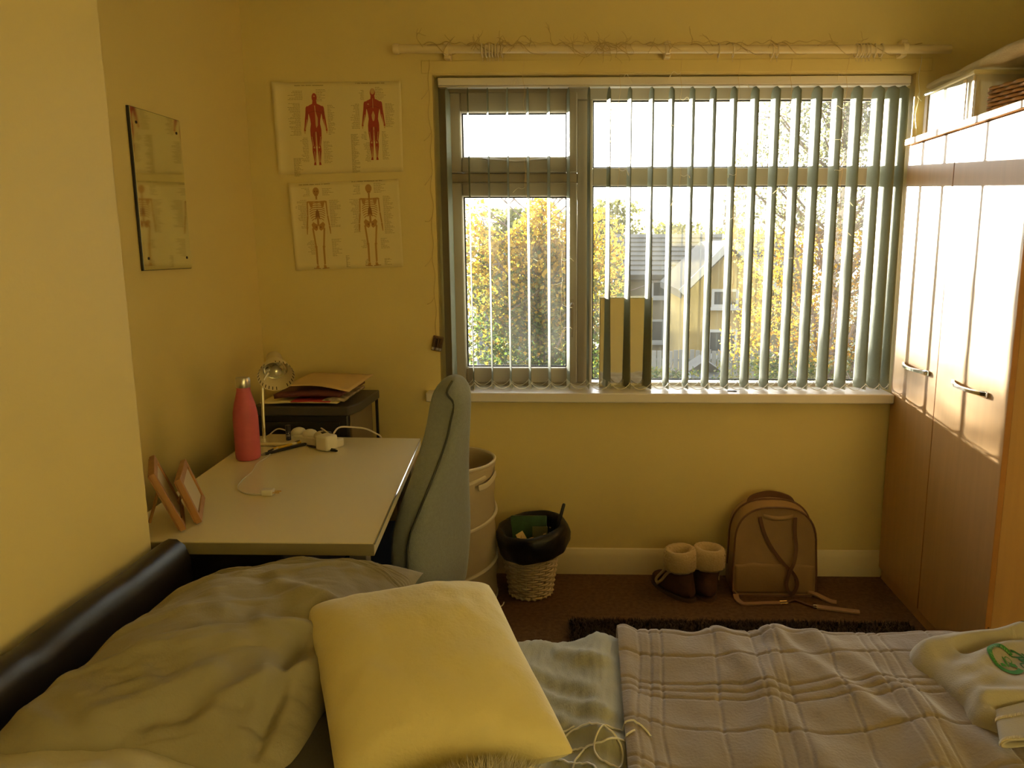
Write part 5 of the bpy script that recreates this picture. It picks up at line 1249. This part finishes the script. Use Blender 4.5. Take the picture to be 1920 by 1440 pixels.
# sleeve end turned towards the camera: a flattened open tube with a stitched rim
cA, cB = Vector((0.800, 1.300, 0.582)), Vector((0.757, 1.205, 0.578))
prof_n = 24; vs = []; stages = [(0.0, 1.0, 0.0), (0.35, 1.0, 0.0), (0.7, 0.97, 0.0), (0.95, 0.95, 0.0), (1.0, 0.93, 0.0), (1.0, 0.86, 1), (0.9, 0.80, 1), (0.5, 0.75, 1)]
tdir = (cB - cA).normalized(); adir = Vector((1, 0.18, 0)).normalized(); udir = Vector((0, 0, 1))
for (tt, sc_, ins) in stages:
    for j in range(prof_n):
        an = 2 * math.pi * j / prof_n
        p = cA + (cB - cA) * tt + adir * 0.064 * sc_ * math.copysign(abs(math.cos(an)) ** 0.8, math.cos(an)) + udir * (0.0125 * sc_ - 0.004 * ins) * (1 + 0.35 * math.sin(an * 2 + tt * 2)) * math.sin(an)
        vs.append(p)
b = MB(); k = len(stages)
b.add(vs, [(i * prof_n + j, i * prof_n + (j + 1) % prof_n, (i + 1) * prof_n + (j + 1) % prof_n, (i + 1) * prof_n + j) for i in range(k - 1) for j in range(prof_n)])
part('sleeve_cuff', b, M_sw, sw, smooth=180)
M_stitch = mat('pale_stitching', (0.60, 0.50, 0.28, 1), 0.8)
for tt, sc_ in ((0.30, 1.02), (0.96, 0.97)):
    b = MB()
    for j in range(60):
        an = math.pi * (j + 0.5) / 60
        c_ = cA + (cB - cA) * tt + adir * 0.064 * sc_ * math.copysign(abs(math.cos(an)) ** 0.8, math.cos(an)) + udir * 0.0131 * sc_ * (1 + 0.35 * math.sin(an * 2 + tt * 2)) * math.sin(an)
        b.tube([c_ - tdir * 0.004, c_ + udir * 0.001, c_ + tdir * 0.004], 0.0009, 4)
    part('overlock_stitch', b, M_stitch, sw, smooth=60, kind='stuff')
# printed badge: a ring of lettering with a tower, trees and a script word crossing its right side
M_green = mat('green_print', (0.03, 0.21, 0.03, 1), 0.7)
M_greenl = mat('pale_green_print', (0.25, 0.38, 0.13, 1), 0.7)
bcx, bcy, br = 0.836, 1.447, 0.0300
def bz(x, y, o=0.0): return Vector((x, y, zsw(x, y) + 0.0018 + o))
def bp_(u, v, o=0.0):   # badge coordinates, v up the picture = +y
    return bz(bcx + u * br, bcy + v * br * 1.42, o)
def band(r0, r1, a0, a1, n, o=0.0):
    b = MB(); vs = []; fs = []
    for i in range(n + 1):
        a = a0 + (a1 - a0) * i / n
        for r in (r0, (r0 + r1) / 2, r1): vs.append(bp_(r * math.cos(a), r * math.sin(a), o))
    for i in range(n):
        for q in range(2): fs.append((i * 3 + q, i * 3 + q + 1, i * 3 + 4 + q, i * 3 + 3 + q))
    b.add(vs, fs); return b
part('badge_ring', band(0.70, 1.0, math.radians(28), math.radians(318), 90), M_green, sw, smooth=180)
b = MB()
for k, chx in enumerate('VICE FOUNTAIN'):
    pass
word = 'VICE FOUNTAIN'
lt = MB()
for k, chx in enumerate(word):
    if chx == ' ': continue
    ang = math.radians(205 - k * 13.5)
    ca, sa = math.cos(ang - math.pi / 2), math.sin(ang - math.pi / 2)
    tm = text_mesh(chx, 0.26, lambda x, y, ca=ca, sa=sa, ang=ang: bp_(0.85 * math.cos(ang) + x * ca - y * sa, 0.85 * math.sin(ang) + x * sa + y * ca, 0.0009))
    lt.add(tm.v, tm.f)
part('badge_lettering', lt, M_greenl, sw, smooth=None)
b = MB()
def bq(pts, o=0.0004): b.add([bp_(u, v, o) for u, v in pts], [tuple(range(len(pts)))])
bq([(-0.5, -0.42), (-0.2, -0.46), (-0.2, -0.30), (-0.34, -0.22), (-0.5, -0.27)])
bq([(-0.12, -0.46), (0.0, -0.46), (0.02, -0.2), (0.0, 0.12), (-0.06, 0.2), (-0.12, 0.1), (-0.14, -0.2)])
bq([(0.12, -0.42), (0.55, -0.46), (0.52, -0.22), (0.30, -0.16), (0.14, -0.2)])
for rr, cx_, cy_ in ((0.17, 0.24, 0.02),):
    for i in range(16):
        a0 = 2 * math.pi * i / 16; a1 = 2 * math.pi * (i + 1) / 16
        bq([(cx_ + rr * math.cos(a0), cy_ + rr * math.sin(a0)), (cx_ + (rr + .05) * math.cos(a0), cy_ + (rr + .05) * math.sin(a0)), (cx_ + (rr + .05) * math.cos(a1), cy_ + (rr + .05) * math.sin(a1)), (cx_ + rr * math.cos(a1), cy_ + rr * math.sin(a1))])
part('badge_picture', b, M_green, sw, smooth=None)
b = MB()
def scr(pts, w=0.06):
    P = smooth_pts([(u, v, 0) for u, v in pts], 6)
    for p, q in zip(P, P[1:]):
        d_ = (q - p); n2 = Vector((-d_.y, d_.x, 0)).normalized() * w
        b.add([bp_(p.x + n2.x, p.y + n2.y, 0.0008), bp_(q.x + n2.x, q.y + n2.y, 0.0008), bp_(q.x - n2.x, q.y - n2.y, 0.0008), bp_(p.x - n2.x, p.y - n2.y, 0.0008)], [(0, 1, 2, 3)])
scr([(0.62, 0.30), (0.9, 0.28), (1.3, 0.30), (1.75, 0.34)], 0.05)
scr([(0.85, 0.62), (1.1, 0.62), (1.4, 0.45), (1.5, 0.2), (1.25, 0.12), (1.05, 0.2)], 0.07)
scr([(1.15, 0.1), (1.3, -0.1), (1.5, -0.25), (1.7, -0.2)], 0.07)
scr([(0.85, -0.38), (0.9, -0.18), (1.1, -0.16), (1.25, -0.3), (1.1, -0.52), (0.9, -0.48), (0.85, -0.38)], 0.055)
scr([(1.25, -0.3), (1.35, -0.5), (1.6, -0.52)], 0.055)
scr([(1.55, 0.6), (1.75, 0.3), (1.9, -0.1), (2.0, -0.45)], 0.06)
part('badge_script', b, mat('dark_green_print', (0.012, 0.13, 0.03, 1), 0.7), sw, smooth=None)
b = MB()
def mk(pts): b.add([Vector((x, y, zsw(x, y) + 0.002)) for x, y in pts], [tuple(range(len(pts)))])
mk([(0.925, 1.586), (0.946, 1.590), (0.944, 1.585), (0.926, 1.582)]); mk([(0.928, 1.585), (0.938, 1.585), (0.937, 1.562), (0.930, 1.563)]); mk([(0.953, 1.597), (0.985, 1.600), (0.985, 1.590), (0.954, 1.589)])
part('black_print', b, M_black, sw, smooth=None)
# ------------------------------------------------------------------ outside
M_grass = mat('dull_grass', (0.07, 0.075, 0.025, 1), 0.95, var=0.25, scale=0.8)
struct('floor_garden', MB().box(-60, 60, 3.6, 120, -3.5, -3.3), M_grass, 'gardens and grass below the window')
struct('trim_3', MB().box(-4, 4, 3.46, 3.6, -3.3, 0.74), mat('outer_brick', (0.40, 0.22, 0.14, 1), 0.9), 'outer brick wall of this house below the window')
def leaf_mat(name, c): return mat(name, c, 0.6, trans=0.55, var=0.12, scale=3)
LG = [leaf_mat('gold_leaf', (0.40, 0.26, 0.022, 1)), leaf_mat('amber_leaf', (0.33, 0.17, 0.02, 1)), leaf_mat('olive_leaf', (0.16, 0.15, 0.022, 1)), leaf_mat('green_leaf', (0.065, 0.10, 0.02, 1)), leaf_mat('grey_green_leaf', (0.13, 0.135, 0.075, 1)), leaf_mat('hazy_olive_leaf', (0.17, 0.165, 0.06, 1))]
M_bark = mat('bark', (0.16, 0.12, 0.09, 1), 0.9, var=0.3, scale=5)
M_birch = mat('pale_birch_bark', (0.55, 0.50, 0.42, 1), 0.8, var=0.2, scale=8)
def leaves(pts, size, rnd, choose, jitter=0.5, drop=0.0):
    b = MB(); vs = []; fs = []; mi = []
    for p in pts:
        s = size * rnd.uniform(0.6, 1.25)
        a = Vector((rnd.gauss(0, 1), rnd.gauss(0, 1) * 0.6, rnd.gauss(0, 1) - drop)).normalized()
        c = a.cross(Vector((rnd.gauss(0, 1), rnd.gauss(0, 1), rnd.gauss(0, 1)))).normalized(); nn_ = a.cross(c) * (0.12 * s)
        k = len(vs); P = Vector(p)
        vs += [P - a * s * 0.5, P + c * s * 0.36 + nn_, P + a * s * 0.5, P - c * s * 0.36 + nn_]
        fs += [(k, k + 1, k + 2), (k, k + 2, k + 3)]; m_ = choose(P); mi += [m_, m_]
    b.v = vs; b.f = fs; b.mi = mi
    return b
def branches(base, top, rnd, nb, spread, r0, n2=4, zmin=0.25):
    """trunk, boughs and twigs; returns (trunk MB, bough MB, twig tips)"""
    tb = MB(); base = Vector(base); top = Vector(top)
    tr = smooth_pts([base, base.lerp(top, 0.35) + Vector((rnd.uniform(-.12, .12), 0, 0)), base.lerp(top, 0.7) + Vector((rnd.uniform(-.15, .15), 0, 0)), top], 6)
    tb.tube(tr, [r0 * (1 - 0.85 * i / len(tr)) for i in range(len(tr))], 8)
    bb = MB(); tips = []
    for _ in range(nb):
        k = rnd.randint(int(len(tr) * zmin), len(tr) - 2); p = tr[k]
        a = rnd.uniform(0, 6.283); L = spread * rnd.uniform(0.45, 1.0) * (1.15 - 0.6 * k / len(tr))
        q = p + Vector((math.cos(a), math.sin(a) * 0.7, rnd.uniform(0.35, 1.1))) * L
        mdl = p.lerp(q, 0.5) + Vector((0, 0, -0.08 * L)); P = smooth_pts([p, mdl, q], 4)
        bb.tube(P, [0.42 * r0 * (1 - k / len(tr)) * (1 - 0.8 * i / len(P)) + 0.008 for i in range(len(P))], 5); tips += P[3:]
        for _ in range(n2):
            s = P[rnd.randint(3, len(P) - 1)]; e_ = s + Vector((rnd.gauss(0, .5), rnd.gauss(0, .35), rnd.gauss(0.25, .5))) * L * 0.5
            bb.tube([s, s.lerp(e_, .5) + Vector((0, 0, -.02)), e_], [0.014, 0.009, 0.005], 4); tips += [s.lerp(e_, .5), e_]
    return tb, bb, tips
def tree(name, label, cat, base, top, seed, nb, spread, r0, nleaf, lsize, choose, clump, bark=M_bark, region=None, drop=0.0, group=None, zmin=0.25, single_leaf=0, fill=None):
    rnd = random.Random(seed); t = thing(name, label, cat, base, group)
    tb, bb, tips = branches(base, top, rnd, nb, spread, r0, zmin=zmin)
    part('trunk', tb, bark, t, smooth=80); part('branches', bb, M_bark, t, smooth=80, kind='stuff')
    pts = []
    while len(pts) < nleaf:
        p = Vector([rnd.uniform(*q) for q in fill]) if fill and rnd.random() < 0.6 else rnd.choice(tips) + Vector((rnd.gauss(0, clump), rnd.gauss(0, clump), rnd.gauss(0, clump) - drop * rnd.random()))
        if region is None or region(p, rnd): pts.append(p)
    part('foliage', leaves(pts[single_leaf:], lsize, rnd, choose), LG, t, smooth=None, kind='stuff')
    if single_leaf:
        lm = []
        for mi_ in range(4):
            mb = leaves([Vector((0, 0, 0))], lsize * 1.1, random.Random(mi_), lambda P: 0)
            lm.append(_mesh('leaf', mb, [LG[mi_]], None, None))
        for p in pts[:single_leaf]:
            o = bpy.data.objects.new('leaf', lm[choose(p)]); COL.objects.link(o); o.parent = t; BASE[o.name] = BASE[t.name]
            o.location = Vector((p.x, p.y - 0.3, p.z)) - Vector(base); o.rotation_euler = (rnd.uniform(0, 6), rnd.uniform(0, 6), rnd.uniform(0, 6))
    return t
rr_ = random.Random(21)
def ch_maple(P):
    g = (P.z - 1.6) / -3.2 + rr_.gauss(0, 0.28)
    return 0 if g < 0.16 else (1 if g < 0.30 and rr_.random() < 0.25 else (0 if g < 0.24 else (2 if g < 0.60 else 3)))
tree('maple_tree', 'autumn maple turning gold and green outside the left casement', 'tree', (-0.75, 15.2, -3.3), (-0.9, 15.2, 2.2), 4, 60, 1.75, 0.10, 30000, 0.098, ch_maple, 0.26, region=lambda p, r: (p.x < 0.75 and p.z < 2.2 - 0.30 * abs(p.x + 0.6) ** 1.3 + 0.22 * math.sin(p.x * 5) and r.random() < (1.0 if p.z < 1.5 else 0.5)) if p.x > -2.0 else (p.x > -4.2 and r.random() < 0.9 * sstep(2.75, 1.35, p.z)), zmin=0.2, single_leaf=260, fill=((-4.2, 0.7), (14.6, 16.0), (-3.0, 2.7)))
def ch_birch(P):
    q = rr_.random()
    if P.z > 1.7: return 4 if q < 0.75 else 5
    if P.z > -0.4: return 1 if q < 0.45 else (0 if q < 0.7 else 5)
    return 2 if q < 0.4 else (5 if q < 0.7 else 3)
tree('birch_tree', 'tall birch with fine drooping amber leaves outside the right hand panes', 'tree', (3.85, 12.6, -3.3), (3.9, 12.6, 4.9), 8, 85, 1.75, 0.12, 30000, 0.06, ch_birch, 0.30, bark=M_birch, region=lambda p, r: p.x > 2.25 + 0.25 * math.sin(p.z * 2.1) + (0.25 if p.z > 2.8 else 0), drop=0.8, zmin=0.3, fill=((2.2, 5.6), (12.0, 13.4), (-1.6, 5.0)))
tree('garden_shrub', 'green garden shrub low down below the birch', 'shrub', (4.8, 17.5, -3.3), (4.8, 17.5, -1.4), 5, 26, 1.5, 0.06, 3500, 0.11, lambda P: 3 if rr_.random() < 0.6 else 2, 0.22, region=lambda p, r: p.z < -1.0)
tree('garden_shrub', 'olive garden shrub in front of the pale fence', 'shrub', (1.9, 20, -3.3), (1.9, 20, -1.9), 15, 24, 1.0, 0.06, 2600, 0.12, lambda P: 2 if rr_.random() < 0.6 else 3, 0.25, region=lambda p, r: p.z < -1.7)
for i, (x, z, lab) in enumerate(((-4.0, 2.6, 'hazy olive tree on the skyline behind the maple'), (1.6, 3.6, 'hazy rounded tree on the skyline left of the roof ridge'), (6.8, 2.4, 'hazy tree on the skyline behind the long tiled roof'), (13.0, 2.3, 'hazy tree on the skyline right of the chimney'))):
    tree('skyline_tree', lab, 'tree', (x, 44 + 9 * i, -3.3), (x, 44 + 9 * i, z), 30 + i, 40, 2.3, 0.25, 3000, 0.34, lambda P: 5 if rr_.random() < 0.75 else 2, 0.8, group=None, region=lambda p, r, z=z: p.z < z + 0.9)
# houses
M_tile = mat('weathered_roof_tile', (0.075, 0.065, 0.042, 1), 0.9, var=0.15, scale=2)
M_brickA = mat('pale_brown_brick', (0.18, 0.145, 0.07, 1), 0.9, var=0.1, scale=3)
M_brickB = mat('yellow_brick', (0.28, 0.20, 0.06, 1), 0.9, var=0.08, scale=3)
M_winf = mat('white_window_frame', (0.38, 0.38, 0.34, 1), 0.5)
M_pane = mat('dark_pane', (0.04, 0.045, 0.04, 1), 0.3)
def gable_house(label, x0, x1, y0, y1, zr, ze, zb, mw, axis='x', windows=(), chimney=None, dormer=None):
    t = thing('house', label, 'house', ((x0 + x1) / 2, (y0 + y1) / 2, zb))
    b = MB(); b.box(x0, x1, y0, y1, zb, ze); wl_ = part('wall', b, mw, t)
    ym = (y0 + y1) / 2; b = MB()
    if axis == 'x':
        pr_ = [(y0 - 0.3, ze - 0.12), (ym, zr), (y1 + 0.3, ze - 0.12), (y1 + 0.3, ze - 0.3), (ym, zr - 0.22), (y0 - 0.3, ze - 0.3)]
        b.prism(pr_, lambda p: Vector((x0 - 0.2, p[0], p[1])), lambda p: Vector((x1 + 0.2, p[0], p[1])))
        rf = part('roof', b, M_tile, t)
        n = 9
        for i in range(n):      # courses of tiles standing proud of the slope
            f0 = i / n; yy = y0 - 0.3 + (ym - y0 + 0.3) * f0; zz = ze - 0.12 + (zr - ze + 0.12) * f0
            part('tile_course', MB().box(x0 - 0.2, x1 + 0.2, yy - 0.05, yy + 0.10, zz - 0.02, zz + 0.035), M_tile, rf)
        b = MB(); b.prism([(y0, ze), (ym, zr - 0.2), (y1, ze)], lambda p: Vector((x0, p[0], p[1])), lambda p: Vector((x1, p[0], p[1]))); part('gable', b, mw, t)
    else:
        xm = (x0 + x1) / 2
        pr_ = [(x0 - 0.3, ze - 0.15), (xm, zr), (x1 + 0.3, ze - 0.15), (x1 + 0.3, ze - 0.4), (xm, zr - 0.28), (x0 - 0.3, ze - 0.4)]
        b.prism(pr_, lambda p: Vector((p[0], y0 - 0.3, p[1])), lambda p: Vector((p[0], y1 + 0.2, p[1])))
        part('roof', b, M_tile, t)
        b = MB(); b.prism([(x0, ze), (xm, zr - 0.25), (x1, ze)], lambda p: Vector((p[0], y0, p[1])), lambda p: Vector((p[0], y1, p[1]))); part('gable', b, mw, t)
        for s in (-1, 1):
            a0 = Vector((xm, y0 - 0.34, zr - 0.05)); a1 = Vector((xm + s * (x1 - xm + 0.3), y0 - 0.34, ze - 0.2))
            part('barge_board', MB().ribbon([a0, a1], 0.05, 0.22, (0, 0, 1)), M_winf, t)
    for (wx, wz, ww, wh) in windows:
        b = MB(); ring(b, wx, wx + ww, wz, wz + wh, 0.09, y0 - 0.08, y0 + 0.02); b.box(wx + ww / 2 - 0.05, wx + ww / 2 + 0.05, y0 - 0.07, y0 + 0.02, wz, wz + wh); b.box(wx - 0.1, wx + ww + 0.1, y0 - 0.16, y0 + 0.02, wz - 0.1, wz)
        w = part('window', b, M_winf, t); part('pane', MB().box(wx + 0.05, wx + ww - 0.05, y0 - 0.03, y0 - 0.01, wz + 0.05, wz + wh - 0.05), M_pane, w)
    if chimney:
        cx_, cy_, cz0, cz1, cw = chimney
        b = MB(); b.box(cx_ - cw / 2, cx_ + cw / 2, cy_ - cw / 2, cy_ + cw / 2, cz0, cz1); b.box(cx_ - cw / 2 - .06, cx_ + cw / 2 + .06, cy_ - cw / 2 - .06, cy_ + cw / 2 + .06, cz1 - 0.25, cz1 - 0.1)
        c = part('chimney', b, mw, t)
        for s in (-1, 1): part('chimney_pot', MB().lathe([(0.09, cz1), (0.07, cz1 + 0.4)], (cx_ + s * 0.12, cy_, 0), 10), M_brickA, c)
    return t
gable_house('long terraced house with a low tiled roof and white windows beyond the fence', 0.7, 9.5, 34, 42, 2.05, 0.35, -3.3, M_brickA, 'x', windows=((2.75, -0.75, 1.2, 0.75), (4.3, -0.75, 1.0, 0.75), (6.4, -0.75, 1.2, 0.75), (2.6, -2.7, 1.4, 1.0), (6.4, -2.7, 1.4, 1.0)))
gable_house('yellow brick house with a white barge board and a tall chimney', 3.35, 6.0, 26, 33, 1.65, 0.15, -3.3, M_brickB, 'y', windows=((4.1, -0.55, 0.9, 0.6), (4.0, -2.2, 1.0, 0.9)), chimney=(4.9, 27.5, 0.4, 2.45, 0.42))
gable_house('pale house glimpsed low down through the branches of the maple', -4.5, 0.2, 31, 38, 1.2, -0.6, -3.3, mat('grey_blue_render', (0.16, 0.17, 0.19, 1), 0.9), 'x', windows=((-3.2, -1.9, 1.3, 0.9), (-1.4, -1.9, 1.2, 0.9)))
fn = thing('picket_fence', 'pale upright board fence across the gardens', 'fence', (3.2, 24, -3.3))
for i in range(40):
    x = 0.8 + i * 0.17
    part('fence_board', MB().box(x, x + 0.14, 24.0, 24.03, -3.3, -1.75 + 0.03 * math.sin(i * 2.3)), mat('pale_fence_board', (0.22, 0.21, 0.17, 1), 0.8) if i == 0 else bpy.data.materials['pale_fence_board'], fn)
for z in (-2.9, -2.1): part('rail', MB().box(0.8, 7.6, 24.03, 24.07, z, z + 0.08), bpy.data.materials['pale_fence_board'], fn)
sh_ = thing('garden_shed', 'small pale blue grey garden shed in front of the fence', 'shed', (3.4, 22.5, -3.3))
part('wall', MB().box(2.95, 3.75, 22, 23, -3.3, -2.05), mat('blue_grey_boards', (0.19, 0.21, 0.23, 1), 0.7), sh_)
b = MB(); b.prism([(2.85, -2.1), (3.35, -1.75), (3.85, -2.1)], lambda p: Vector((p[0], 21.9, p[1])), lambda p: Vector((p[0], 23.1, p[1]))); part('roof', b, M_tile, sh_)
